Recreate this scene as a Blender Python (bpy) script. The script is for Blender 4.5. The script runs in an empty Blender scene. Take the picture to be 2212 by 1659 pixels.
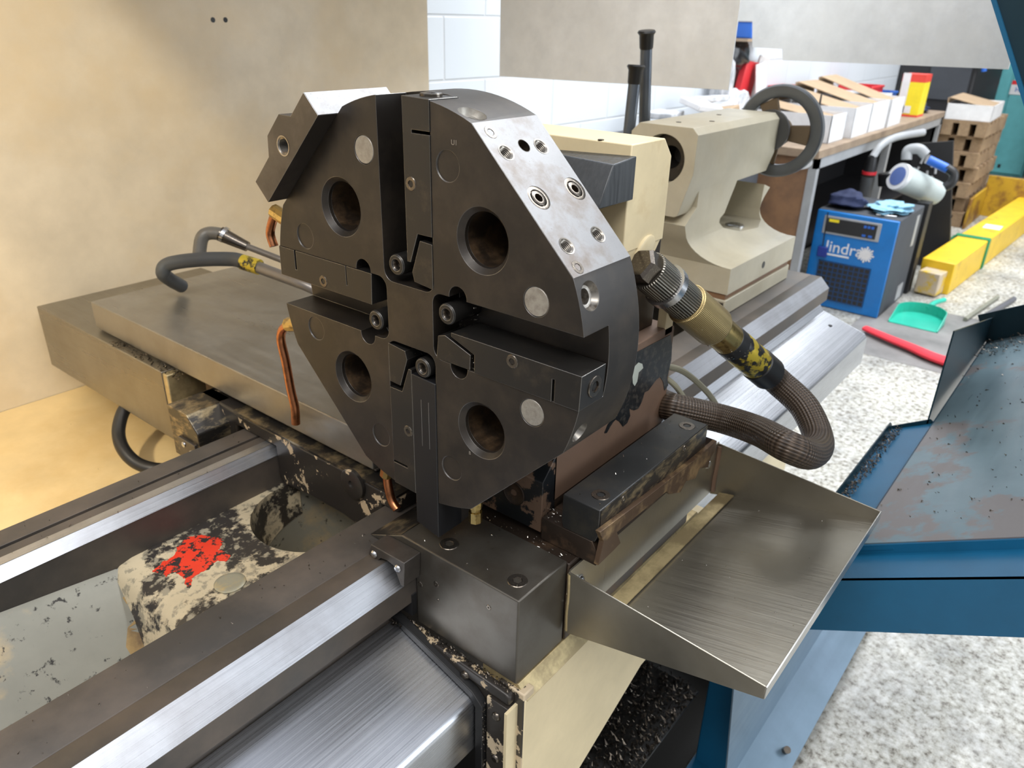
import bpy, bmesh, math, random
from mathutils import Vector, Matrix, Euler
random.seed(7)
sc = bpy.context.scene
C = sc.collection
PI = math.pi

# ------------------------------------------------------------------ camera
# lengths below are millimetres; x runs along the lathe bed, y towards the back
# splash guard, z is measured from the turret centre, which is 1200 mm up
ZC = 1200.0
FPX = 1659.22
CAM = Vector((-562.387, -591.189, 1506.412))
RV = Vector((0.62716681, -0.77856519, 0.02231667))
UV = Vector((0.32327859, 0.28626821, 0.90196533))
FV = Vector((0.70862736, 0.55846822, -0.43123138))
cam_d = bpy.data.cameras.new('camera')
cam_o = bpy.data.objects.new('camera', cam_d)
C.objects.link(cam_o)
cam_d.sensor_width = 36.0
cam_d.lens = 36.0 * FPX / 2212.0
cam_d.clip_start = 0.01
cam_d.clip_end = 100
M = Matrix.Identity(4)
for i in range(3):
    M[i][0] = RV[i]; M[i][1] = UV[i]; M[i][2] = -FV[i]; M[i][3] = CAM[i] / 1000
cam_o.matrix_world = M
cam_d.dof.use_dof = True
cam_d.dof.focus_distance = 0.86
cam_d.dof.aperture_fstop = 9.0
sc.camera = cam_o

sc.view_settings.view_transform = 'Standard'
sc.view_settings.look = 'None'
sc.view_settings.gamma = 1.0
sc.view_settings.use_curve_mapping = False
sc.view_settings.exposure = 0.0

# ------------------------------------------------------------------ world
W = bpy.data.worlds.new('workshop_air'); sc.world = W; W.use_nodes = True
nt = W.node_tree; nt.nodes.clear()
wo = nt.nodes.new('ShaderNodeOutputWorld'); bg = nt.nodes.new('ShaderNodeBackground')
tc = nt.nodes.new('ShaderNodeTexCoord'); sp = nt.nodes.new('ShaderNodeSeparateXYZ')
cr = nt.nodes.new('ShaderNodeValToRGB')
nt.links.new(tc.outputs['Generated'], sp.inputs[0]); nt.links.new(sp.outputs['Z'], cr.inputs[0])
cr.color_ramp.elements[0].position = 0.0; cr.color_ramp.elements[0].color = (.13, .12, .11, 1)
cr.color_ramp.elements[1].position = 0.9; cr.color_ramp.elements[1].color = (.86, .90, 1.0, 1)
e = cr.color_ramp.elements.new(0.08); e.color = (.60, .60, .60, 1)
nt.links.new(cr.outputs[0], bg.inputs[0]); bg.inputs[1].default_value = 0.95
nt.links.new(bg.outputs[0], wo.inputs[0])

# ------------------------------------------------------------------ lights
def area(name, loc, aim, size, power, col, sy=None):
    l = bpy.data.lights.new(name, 'AREA'); l.energy = power; l.color = col
    l.shape = 'RECTANGLE'; l.size = size; l.size_y = sy or size
    o = bpy.data.objects.new(name, l); C.objects.link(o)
    o.location = [loc[0] / 1000, loc[1] / 1000, (loc[2] + ZC) / 1000]
    d = Vector(aim) - Vector(loc)
    o.rotation_euler = d.to_track_quat('-Z', 'Y').to_euler()
    return o
def spot(name, loc, aim, power, col, angle, blend, rad):
    l = bpy.data.lights.new(name, 'SPOT'); l.energy = power; l.color = col
    l.spot_size = math.radians(angle); l.spot_blend = blend; l.shadow_soft_size = rad
    o = bpy.data.objects.new(name, l); C.objects.link(o)
    o.location = [loc[0] / 1000, loc[1] / 1000, (loc[2] + ZC) / 1000]
    o.rotation_euler = (Vector(aim) - Vector(loc)).to_track_quat('-Z', 'Y').to_euler()
    return o
area('roof_lamp_tailstock', (2600, 200, 3400), (900, 100, -300), 2.2, 120, (.93, .96, 1), .5)
area('roof_lamp_front', (-400, -2600, 3300), (200, 0, -300), 2.4, 55, (1, .98, .95), .8)
area('roof_lamp_far', (5600, -600, 3800), (5200, 0, -1200), 4.0, 330, (.95, .98, 1), 2.0)
area('added_side_light', (4200, -5150, 1300), (0, 0, -200), 4.5, 280, (.86, .93, 1), 3.5)  # added bluish light to brighten the slanted strips; no doorway is built
area('added_headstock_fill', (-2200, -700, 2900), (900, 500, -200), 2.4, 75, (1, .97, .92), .8)  # added fill for faces turned to the headstock, not a known lamp
spot('machine_lamp', (-900, 350, 640), (-700, 1275, 0), 75, (1, .86, .62), 90, .12, .04)
spot('added_guard_spot', (-1150, 560, 520), (-760, 1275, -60), 26, (1, .82, .52), 56, .10, .04)  # added second spot that only brightens the left of the guard wall

# ------------------------------------------------------------------ materials
def lin(r, g, b):
    f = lambda v: (v / 255 / 12.92) if v / 255 <= .04045 else ((v / 255 + .055) / 1.055) ** 2.4
    return (f(r), f(g), f(b), 1)
MATS = {}
def mat(name, c, r=.5, m=0.0, c2=None, s=20, lo=.45, hi=.6, r2=None, m2=None,
        c3=None, s3=60, lo3=.6, hi3=.65, bump=0, bs=300, brush=None, bamt=.3, edge=None,
        ew=.0009, rv=0, coat=0, stretch=None, detail=6):
    if name in MATS: return MATS[name]
    ma = bpy.data.materials.new(name); ma.use_nodes = True
    nt = ma.node_tree; N = nt.nodes; L = nt.links
    b = N['Principled BSDF']
    tc = N.new('ShaderNodeTexCoord')
    def noise(scale, det=detail, vec=None, seed=0):
        n = N.new('ShaderNodeTexNoise'); n.inputs['Scale'].default_value = scale
        n.inputs['Detail'].default_value = det; n.inputs['Roughness'].default_value = .65
        mp = N.new('ShaderNodeMapping'); mp.inputs['Location'].default_value = (seed, seed * .7, seed * 1.3)
        if vec: mp.inputs['Scale'].default_value = vec
        L.new(tc.outputs['Object'], mp.inputs[0]); L.new(mp.outputs[0], n.inputs['Vector'])
        return n.outputs['Fac']
    def ramp(fac, a, bb):
        q = N.new('ShaderNodeMapRange'); q.inputs['From Min'].default_value = a; q.inputs['From Max'].default_value = bb
        L.new(fac, q.inputs['Value']); return q.outputs['Result']
    def mixc(f, a, bb):
        q = N.new('ShaderNodeMix'); q.data_type = 'RGBA'
        L.new(f, q.inputs[0])
        for i, v in ((6, a), (7, bb)):
            if isinstance(v, tuple): q.inputs[i].default_value = v
            else: L.new(v, q.inputs[i])
        return q.outputs[2]
    def mixf(f, a, bb):
        q = N.new('ShaderNodeMix'); q.data_type = 'FLOAT'
        L.new(f, q.inputs[0])
        for i, v in ((2, a), (3, bb)):
            if isinstance(v, (int, float)): q.inputs[i].default_value = v
            else: L.new(v, q.inputs[i])
        return q.outputs[0]
    col, ro, me = c, r, m
    # gentle overall mottling
    mot = ramp(noise(9, 5, None, 3), .3, .7)
    d = tuple(x * .82 for x in c[:3]) + (1,)
    col = mixc(mot, d, c)
    if rv: ro = mixf(mot, max(.05, r - rv), min(1, r + rv))
    if c2:
        f = ramp(noise(s, 9, stretch, 1), lo, hi)
        col = mixc(f, col, c2)
        if r2 is not None: ro = mixf(f, ro, r2)
        if m2 is not None: me = mixf(f, me, m2)
    if c3:
        f = ramp(noise(s3, 8, None, 9), lo3, hi3)
        col = mixc(f, col, c3)
        ro = mixf(f, ro, .7)
        me = mixf(f, me, 0.0)
    if brush:
        f = ramp(noise(1, 4, brush, 5), .3, .7)
        q = N.new('ShaderNodeMix'); q.data_type = 'RGBA'; q.blend_type = 'MULTIPLY'; q.inputs[0].default_value = 1
        g = mixc(f, (1 - bamt, 1 - bamt, 1 - bamt, 1), (1, 1, 1, 1))
        if isinstance(col, tuple): q.inputs[6].default_value = col
        else: L.new(col, q.inputs[6])
        L.new(g, q.inputs[7]); col = q.outputs[2]
        rr = mixf(f, .75, 1.25)
        mm = N.new('ShaderNodeMath'); mm.operation = 'MULTIPLY'
        if isinstance(ro, (int, float)): mm.inputs[0].default_value = ro
        else: L.new(ro, mm.inputs[0])
        L.new(rr, mm.inputs[1]); ro = mm.outputs[0]
    if edge:
        bv = N.new('ShaderNodeBevel'); bv.samples = 4; bv.inputs['Radius'].default_value = ew
        ge = N.new('ShaderNodeNewGeometry'); dp = N.new('ShaderNodeVectorMath'); dp.operation = 'DOT_PRODUCT'
        L.new(bv.outputs[0], dp.inputs[0]); L.new(ge.outputs['Normal'], dp.inputs[1])
        f = ramp(dp.outputs['Value'], .985, .90)
        col = mixc(f, col, edge); ro = mixf(f, ro, .3); me = mixf(f, me, 1.0)
        L.new(bv.outputs[0], b.inputs['Normal'])
    if bump:
        bp = N.new('ShaderNodeBump'); bp.inputs['Strength'].default_value = bump; bp.inputs['Distance'].default_value = .001
        L.new(noise(bs, 4, None, 2), bp.inputs['Height'])
        if edge: L.new(bv.outputs[0], bp.inputs['Normal'])
        L.new(bp.outputs[0], b.inputs['Normal'])
    for nm, v in (('Base Color', col), ('Roughness', ro), ('Metallic', me)):
        if isinstance(v, (int, float, tuple)): b.inputs[nm].default_value = v
        else: L.new(v, b.inputs[nm])
    if coat: b.inputs['Coat Weight'].default_value = coat; b.inputs['Coat Roughness'].default_value = .15
    MATS[name] = ma
    return ma

blk = mat('blackened_steel', (.024, .020, .017, 1), .42, .3, (.055, .043, .032, 1), 14, .45, .75,
          c3=(.12, .10, .075, 1), s3=900, lo3=.70, hi3=.78, edge=(.35, .34, .33, 1), rv=.06, bump=.05, bs=1500)
blk2 = mat('black_oxide_clamp', (.028, .026, .024, 1), .38, .4, (.07, .055, .04, 1), 30, .55, .8,
           edge=(.45, .43, .40, 1), rv=.08)
blkp = mat('matt_black_bar', (.016, .016, .018, 1), .42, .3, edge=(.2, .2, .2, 1))
grd = mat('ground_steel', (.30, .30, .305, 1), .5, .6, (.20, .165, .14, 1), 18, .5, .7, r2=.55,
          c3=(.10, .09, .08, 1), s3=700, lo3=.62, hi3=.72, bump=.08, bs=900)
brt = mat('bright_steel', (.62, .63, .65, 1), .25, 1, (.3, .27, .22, 1), 60, .55, .8, r2=.45)
oil = mat('oily_screw_steel', (.15, .13, .11, 1), .25, .9, (.34, .30, .24, 1), 500, .55, .7)
dhole = mat('dark_bore_steel', (.035, .026, .02, 1), .35, .6, (.12, .08, .045, 1), 40, .5, .7, r2=.6)
plug = mat('grey_plug', (.40, .38, .34, 1), .45, .5, (.25, .23, .20, 1), 120, .4, .7)
brass = mat('brass', (.58, .43, .17, 1), .3, 1, (.22, .15, .06, 1), 90, .5, .65)
brassk = mat('knurled_brass', (.36, .27, .13, 1), .36, .9, (.10, .08, .05, 1), 50, .5, .75)
yelring = mat('yellow_banded_brass', (.62, .47, .05, 1), .35, .5, (.03, .03, .03, 1), 45, .48, .54)
copper = mat('copper', (.55, .22, .10, 1), .3, 1, (.22, .10, .05, 1), 60, .5, .7)
rail = mat('bed_way_steel', (.60, .62, .66, 1), .32, .9, (.42, .42, .44, 1), 10, .45, .7,
           brush=(2, 1200, 1200), bamt=.2, c3=(.06, .06, .06, 1), s3=260, lo3=.72, hi3=.78)
railg = mat('stained_bed_steel', (.105, .095, .085, 1), .48, .55, (.17, .14, .115, 1), 8, .4, .7, r2=.6,
            c3=(.36, .26, .15, 1), s3=14, lo3=.735, hi3=.80, bump=.05, bs=600)
silv = mat('brushed_stainless', (.60, .62, .66, 1), .30, 1, (.50, .52, .56, 1), 4, .4, .7,
           brush=(.8, 900, 900), bamt=.25)
cover = mat('worn_way_cover', (.36, .34, .30, 1), .36, .75, (.26, .235, .195, 1), 6, .4, .7, rv=.06,
            brush=(60, 3, 60), bamt=.12)
coverd = mat('dull_steel_box', (.125, .115, .098, 1), .36, .7, (.075, .062, .048, 1), 12, .45, .75, rv=.06,
             edge=(.5, .48, .44, 1), ew=.0015)
tray_m = mat('chip_tray_steel', (.38, .355, .30, 1), .36, .85, (.33, .30, .24, 1), 5, .4, .7,
             brush=(500, 5, 5), bamt=.08, c3=(.20, .12, .05, 1), s3=120, lo3=.80, hi3=.84)
cream = mat('cream_paint', (.80, .67, .42, 1), .42, 0, (.55, .40, .20, 1), 9, .62, .85, bump=.03, bs=200)
creamc = mat('chipped_cream_paint', (.62, .50, .34, 1), .5, 0, (.035, .03, .026, 1), 22, .47, .49, r2=.4)
creamd = mat('mostly_stripped_paint', (.035, .03, .026, 1), .35, .2, (.58, .45, .29, 1), 26, .585, .60, r2=.5)
creamt = mat('tailstock_paint', (.57, .515, .385, 1), .35, 0, (.46, .39, .26, 1), 5, .5, .8, bump=.02, bs=200)
beige = mat('beige_guard_paint', (.66, .57, .43, 1), .38, 0, (.58, .45, .27, 1), 2.2, .45, .75,
            c3=(.22, .15, .08, 1), s3=75, lo3=.735, hi3=.76)
panp = mat('beige_pan_paint', (.66, .50, .26, 1), .38, 0, (.50, .34, .14, 1), 4, .45, .75,
           c3=(.12, .08, .04, 1), s3=60, lo3=.70, hi3=.74)
rust = mat('rusty_painted_iron', (.20, .125, .085, 1), .55, .2, (.21, .13, .085, 1), 12, .45, .7,
           bump=.1, bs=250)
rustp = mat('chipped_black_on_rust', (.19, .12, .08, 1), .5, .2, (.012, .014, .016, 1), 13, .49, .51, r2=.35,
            c3=(.42, .45, .40, 1), s3=24, lo3=.70, hi3=.71)
rustd = mat('oily_dark_iron', (.045, .032, .024, 1), .35, .4, (.14, .085, .05, 1), 20, .52, .7, r2=.55)
brz = mat('yellow_stained_steel', (.42, .33, .18, 1), .38, .6, (.62, .50, .27, 1), 16, .45, .6,
          c3=(.14, .07, .03, 1), s3=30, lo3=.66, hi3=.75)
spat = mat('spattered_steel', (.06, .055, .05, 1), .3, .7, (.42, .33, .19, 1), 24, .48, .66, stretch=(1, 1, 2.5))
castg = mat('stained_grey_casting', (.26, .25, .20, 1), .45, .1, (.40, .31, .18, 1), 7, .55, .66,
            c3=(.025, .022, .018, 1), s3=70, lo3=.60, hi3=.66, bump=.05, bs=200)
blkr = mat('black_rubber', (.012, .012, .013, 1), .45, 0, rv=.1)
hosem = mat('braided_hose', (.055, .042, .032, 1), .45, .1, (.12, .09, .065, 1), 60, .5, .75)
greyh = mat('grey_hose', (.05, .055, .06, 1), .5)
bluep = mat('blue_guard_paint', (.008, .12, .25, 1), .35, 0, (.02, .03, .035, 1), 8, .64, .8, r2=.5,
            c3=(.12, .16, .18, 1), s3=260, lo3=.69, hi3=.73)
bluein = mat('worn_blue_inside', (.17, .25, .29, 1), .34, .1, (.20, .185, .185, 1), 2.6, .5, .53, r2=.42,
             c3=(.02, .02, .02, 1), s3=45, lo3=.73, hi3=.76, brush=(4, 30, 30), bamt=.15)
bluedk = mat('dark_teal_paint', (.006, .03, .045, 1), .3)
skyb = mat('pale_blue_sheet', (.17, .25, .33, 1), .4, .3, (.13, .20, .26, 1), 6, .4, .7, brush=(2, 30, 30), bamt=.15)
darkp = mat('oily_dark_pan', (.012, .011, .010, 1), .3, .3)
whitep = mat('white_guard_sheet', (.93, .94, .94, 1), .3, 0, (.84, .84, .82, 1), 3, .45, .7,
             c3=(.35, .34, .31, 1), s3=30, lo3=.72, hi3=.78)
kblk = mat('black_plastic', (.012, .012, .013, 1), .4)
rodm = mat('grey_lever_rod', (.13, .15, .18, 1), .35, .6)
wheelm = mat('cast_handwheel', (.17, .18, .19, 1), .4, .6, rv=.08)
bluem = mat('dryer_blue', (.005, .17, .52, 1), .35)
dgrey = mat('dark_grey_panel', (.05, .055, .065, 1), .75)
yelm = mat('yellow_paint', (.80, .52, .02, 1), .45, 0, (.35, .2, .03, 1), 7, .6, .7)
yelo = mat('stained_yellow_paint', (.55, .33, .02, 1), .5, 0, (.22, .10, .02, 1), 5, .48, .6)
greenm = mat('green_plastic', (.03, .46, .33, 1), .3)
greens = mat('green_strap', (.01, .22, .08, 1), .7)
redm = mat('red_plastic', (.72, .03, .04, 1), .4)
redc = mat('red_cloth', (.75, .04, .06, 1), .8)
bluecr = mat('blue_plastic', (.02, .13, .55, 1), .4)
card = mat('cardboard', (.40, .28, .17, 1), .8)
whitec = mat('white_card', (.78, .78, .79, 1), .6)
whitecr = mat('red_spotted_white_card', (.78, .76, .76, 1), .6, 0, (.7, .05, .08, 1), 9, .64, .66)
wood = mat('pallet_wood', (.42, .29, .17, 1), .8, 0, (.25, .16, .09, 1), 8, .4, .7, brush=(3, 60, 60))
woodb = mat('bench_board', (.34, .25, .17, 1), .7, 0, (.18, .13, .09, 1), 6, .4, .7)
brownb = mat('rusty_brown_board', (.28, .15, .075, 1), .6, 0, (.14, .08, .05, 1), 5, .4, .7)
teal = mat('teal_cabinet_paint', (.13, .44, .47, 1), .45)
blackm = mat('plain_black', (.015, .015, .017, 1), .5)  # one near-black colour for the machine, bench boards, rack and vents
plasb = mat('crumpled_plastic', (.45, .46, .48, 1), .25, 0, (.72, .72, .74, 1), 12, .4, .6)
plasd = mat('black_bag_plastic', (.01, .01, .012, 1), .25)
navy = mat('navy_cloth', (.012, .02, .065, 1), .85)
paleb = mat('pale_blue_cloth', (.28, .52, .66, 1), .85, 0, (.12, .28, .40, 1), 14, .5, .65)
galv = mat('grey_plastic_pipe', (.35, .36, .37, 1), .4)
filt = mat('pale_filter_shell', (.50, .56, .54, 1), .4)
redpaint = mat('flaking_red_paint', (.80, .05, .02, 1), .4, 0, (.03, .026, .024, 1), 60, .53, .55)
tag_gold = mat('stained_plate', (.42, .40, .30, 1), .4, .4, (.55, .42, .2, 1), 40, .5, .7)
glit = mat('swarf_steel', (.70, .66, .58, 1), .22, 1)
swd = mat('dark_swarf', (.10, .085, .07, 1), .35, .9, (.6, .55, .45, 1), 400, .6, .65)
yelt = mat('pale_cable', (.42, .40, .29, 1), .5)

# floor / brick wall materials with their own patterns
def floor_mat():
    ma = bpy.data.materials.new('painted_concrete_floor'); ma.use_nodes = True
    N = ma.node_tree.nodes; L = ma.node_tree.links; b = N['Principled BSDF']
    tc = N.new('ShaderNodeTexCoord')
    def nz(s, d=8):
        n = N.new('ShaderNodeTexNoise'); n.inputs['Scale'].default_value = s; n.inputs['Detail'].default_value = d
        n.inputs['Roughness'].default_value = .75
        L.new(tc.outputs['Object'], n.inputs['Vector']); return n.outputs['Fac']
    r1 = N.new('ShaderNodeValToRGB'); L.new(nz(48, 14), r1.inputs[0])
    r1.color_ramp.elements[0].position = .38; r1.color_ramp.elements[0].color = (.11, .09, .065, 1)
    r1.color_ramp.elements[1].position = .60; r1.color_ramp.elements[1].color = (.66, .65, .60, 1)
    e = r1.color_ramp.elements.new(.46); e.color = (.40, .38, .32, 1)
    r2 = N.new('ShaderNodeValToRGB'); L.new(nz(2.2, 6), r2.inputs[0])
    r2.color_ramp.elements[0].position = .3; r2.color_ramp.elements[0].color = (.45, .46, .50, 1)
    r2.color_ramp.elements[1].position = .6; r2.color_ramp.elements[1].color = (1, 1, 1, 1)
    m = N.new('ShaderNodeMix'); m.data_type = 'RGBA'; m.blend_type = 'MULTIPLY'; m.inputs[0].default_value = 1
    L.new(r1.outputs[0], m.inputs[6]); L.new(r2.outputs[0], m.inputs[7]); L.new(m.outputs[2], b.inputs['Base Color'])
    mr = N.new('ShaderNodeMapRange'); L.new(nz(5, 5), mr.inputs[0])
    mr.inputs[1].default_value = .35; mr.inputs[2].default_value = .6; mr.inputs[3].default_value = .18; mr.inputs[4].default_value = .6
    L.new(mr.outputs[0], b.inputs['Roughness'])
    bp = N.new('ShaderNodeBump'); bp.inputs['Strength'].default_value = .2; bp.inputs['Distance'].default_value = .003
    L.new(nz(60, 6), bp.inputs['Height']); L.new(bp.outputs[0], b.inputs['Normal'])
    return ma
def block_mat():
    ma = bpy.data.materials.new('painted_blockwork'); ma.use_nodes = True
    N = ma.node_tree.nodes; L = ma.node_tree.links; b = N['Principled BSDF']
    tc = N.new('ShaderNodeTexCoord'); sp = N.new('ShaderNodeSeparateXYZ'); cb = N.new('ShaderNodeCombineXYZ')
    L.new(tc.outputs['Object'], sp.inputs[0])
    L.new(sp.outputs['X'], cb.inputs[0]); L.new(sp.outputs['Z'], cb.inputs[1])
    br = N.new('ShaderNodeTexBrick'); L.new(cb.outputs[0], br.inputs['Vector'])
    br.inputs['Scale'].default_value = 1; br.inputs['Brick Width'].default_value = .45
    br.inputs['Row Height'].default_value = .215; br.inputs['Mortar Size'].default_value = .006
    br.inputs['Mortar Smooth'].default_value = .6
    br.inputs['Color1'].default_value = (.66, .69, .72, 1); br.inputs['Color2'].default_value = (.62, .66, .70, 1)
    br.inputs['Mortar'].default_value = (.60, .62, .64, 1)
    L.new(br.outputs['Color'], b.inputs['Base Color']); b.inputs['Roughness'].default_value = .5
    bp = N.new('ShaderNodeBump'); bp.inputs['Strength'].default_value = .6; bp.inputs['Distance'].default_value = .004
    bp.invert = True
    L.new(br.outputs['Fac'], bp.inputs['Height']); L.new(bp.outputs[0], b.inputs['Normal'])
    return ma
floor_m = floor_mat(); block_m = block_mat()
def braid_mat():
    ma = bpy.data.materials.new('braided_hose_cover'); ma.use_nodes = True
    N = ma.node_tree.nodes; L = ma.node_tree.links; b = N['Principled BSDF']
    uv = N.new('ShaderNodeTexCoord'); sp = N.new('ShaderNodeSeparateXYZ'); L.new(uv.outputs['UV'], sp.inputs[0])
    def wave(sgn):
        a = N.new('ShaderNodeMath'); a.operation = 'MULTIPLY'; L.new(sp.outputs['X'], a.inputs[0]); a.inputs[1].default_value = 14 * sgn
        bb = N.new('ShaderNodeMath'); bb.operation = 'MULTIPLY_ADD'; L.new(sp.outputs['Y'], bb.inputs[0]); bb.inputs[1].default_value = 110; L.new(a.outputs[0], bb.inputs[2])
        s = N.new('ShaderNodeMath'); s.operation = 'MULTIPLY'; L.new(bb.outputs[0], s.inputs[0]); s.inputs[1].default_value = 2 * PI
        w = N.new('ShaderNodeMath'); w.operation = 'SINE'; L.new(s.outputs[0], w.inputs[0]); return w.outputs[0]
    mx = N.new('ShaderNodeMath'); mx.operation = 'MULTIPLY'; L.new(wave(1), mx.inputs[0]); L.new(wave(-1), mx.inputs[1])
    mr = N.new('ShaderNodeMapRange'); L.new(mx.outputs[0], mr.inputs[0]); mr.inputs[1].default_value = -1; mr.inputs[2].default_value = 1
    nz = N.new('ShaderNodeTexNoise'); nz.inputs['Scale'].default_value = 30; nz.inputs['Detail'].default_value = 6
    L.new(uv.outputs['Object'], nz.inputs['Vector'])
    m = N.new('ShaderNodeMix'); m.data_type = 'RGBA'; L.new(mr.outputs[0], m.inputs[0])
    m.inputs[6].default_value = (.022, .016, .012, 1); m.inputs[7].default_value = (.10, .07, .048, 1)
    m2 = N.new('ShaderNodeMix'); m2.data_type = 'RGBA'; m2.blend_type = 'MULTIPLY'; m2.inputs[0].default_value = .7
    L.new(m.outputs[2], m2.inputs[6]); L.new(nz.outputs['Color'], m2.inputs[7])
    L.new(m.outputs[2], b.inputs['Base Color']); b.inputs['Roughness'].default_value = .38; b.inputs['Metallic'].default_value = .25
    bp = N.new('ShaderNodeBump'); bp.inputs['Strength'].default_value = .7; bp.inputs['Distance'].default_value = .0012
    L.new(mx.outputs[0], bp.inputs['Height']); L.new(bp.outputs[0], b.inputs['Normal'])
    return ma
braid = braid_mat()
def knurl_mat(name, col, fine, cross=True):
    ma = bpy.data.materials.new(name); ma.use_nodes = True
    N = ma.node_tree.nodes; L = ma.node_tree.links; b = N['Principled BSDF']
    uv = N.new('ShaderNodeTexCoord'); sp = N.new('ShaderNodeSeparateXYZ'); L.new(uv.outputs['UV'], sp.inputs[0])
    def wave(ky):
        a = N.new('ShaderNodeMath'); a.operation = 'MULTIPLY'; L.new(sp.outputs['X'], a.inputs[0]); a.inputs[1].default_value = fine * 2 * PI
        bb = N.new('ShaderNodeMath'); bb.operation = 'MULTIPLY_ADD'; L.new(sp.outputs['Y'], bb.inputs[0]); bb.inputs[1].default_value = ky; L.new(a.outputs[0], bb.inputs[2])
        w = N.new('ShaderNodeMath'); w.operation = 'SINE'; L.new(bb.outputs[0], w.inputs[0]); return w.outputs[0]
    mx = N.new('ShaderNodeMath'); mx.operation = 'MULTIPLY' if cross else 'ADD'
    L.new(wave(1800 if cross else 0), mx.inputs[0]); L.new(wave(-1800 if cross else 0), mx.inputs[1])
    mr = N.new('ShaderNodeMapRange'); L.new(mx.outputs[0], mr.inputs[0]); mr.inputs[1].default_value = -1; mr.inputs[2].default_value = 1
    m = N.new('ShaderNodeMix'); m.data_type = 'RGBA'; L.new(mr.outputs[0], m.inputs[0])
    m.inputs[6].default_value = tuple(x * .35 for x in col[:3]) + (1,); m.inputs[7].default_value = col
    L.new(m.outputs[2], b.inputs['Base Color']); b.inputs['Roughness'].default_value = .35; b.inputs['Metallic'].default_value = .9
    bp = N.new('ShaderNodeBump'); bp.inputs['Strength'].default_value = .5; bp.inputs['Distance'].default_value = .0008
    L.new(mx.outputs[0], bp.inputs['Height']); L.new(bp.outputs[0], b.inputs['Normal'])
    return ma
knurl = knurl_mat('diamond_knurl', (.62, .47, .22, 1), 44)
ribd = knurl_mat('ribbed_steel', (.26, .24, .20, 1), 44, False)

# ------------------------------------------------------------------ helpers
def A(px, py, **k):
    """point of the place seen at photo pixel (px, py) on the plane x=, y= or z= (mm)"""
    d = FV + RV * ((px - 1106) / FPX) - UV * ((py - 829.5) / FPX)
    a, v = list(k.items())[0]; i = 'xyz'.index(a)
    if a == 'z': v += ZC
    p = CAM + d * ((v - CAM[i]) / d[i])
    return Vector((p.x, p.y, p.z - ZC))

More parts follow.
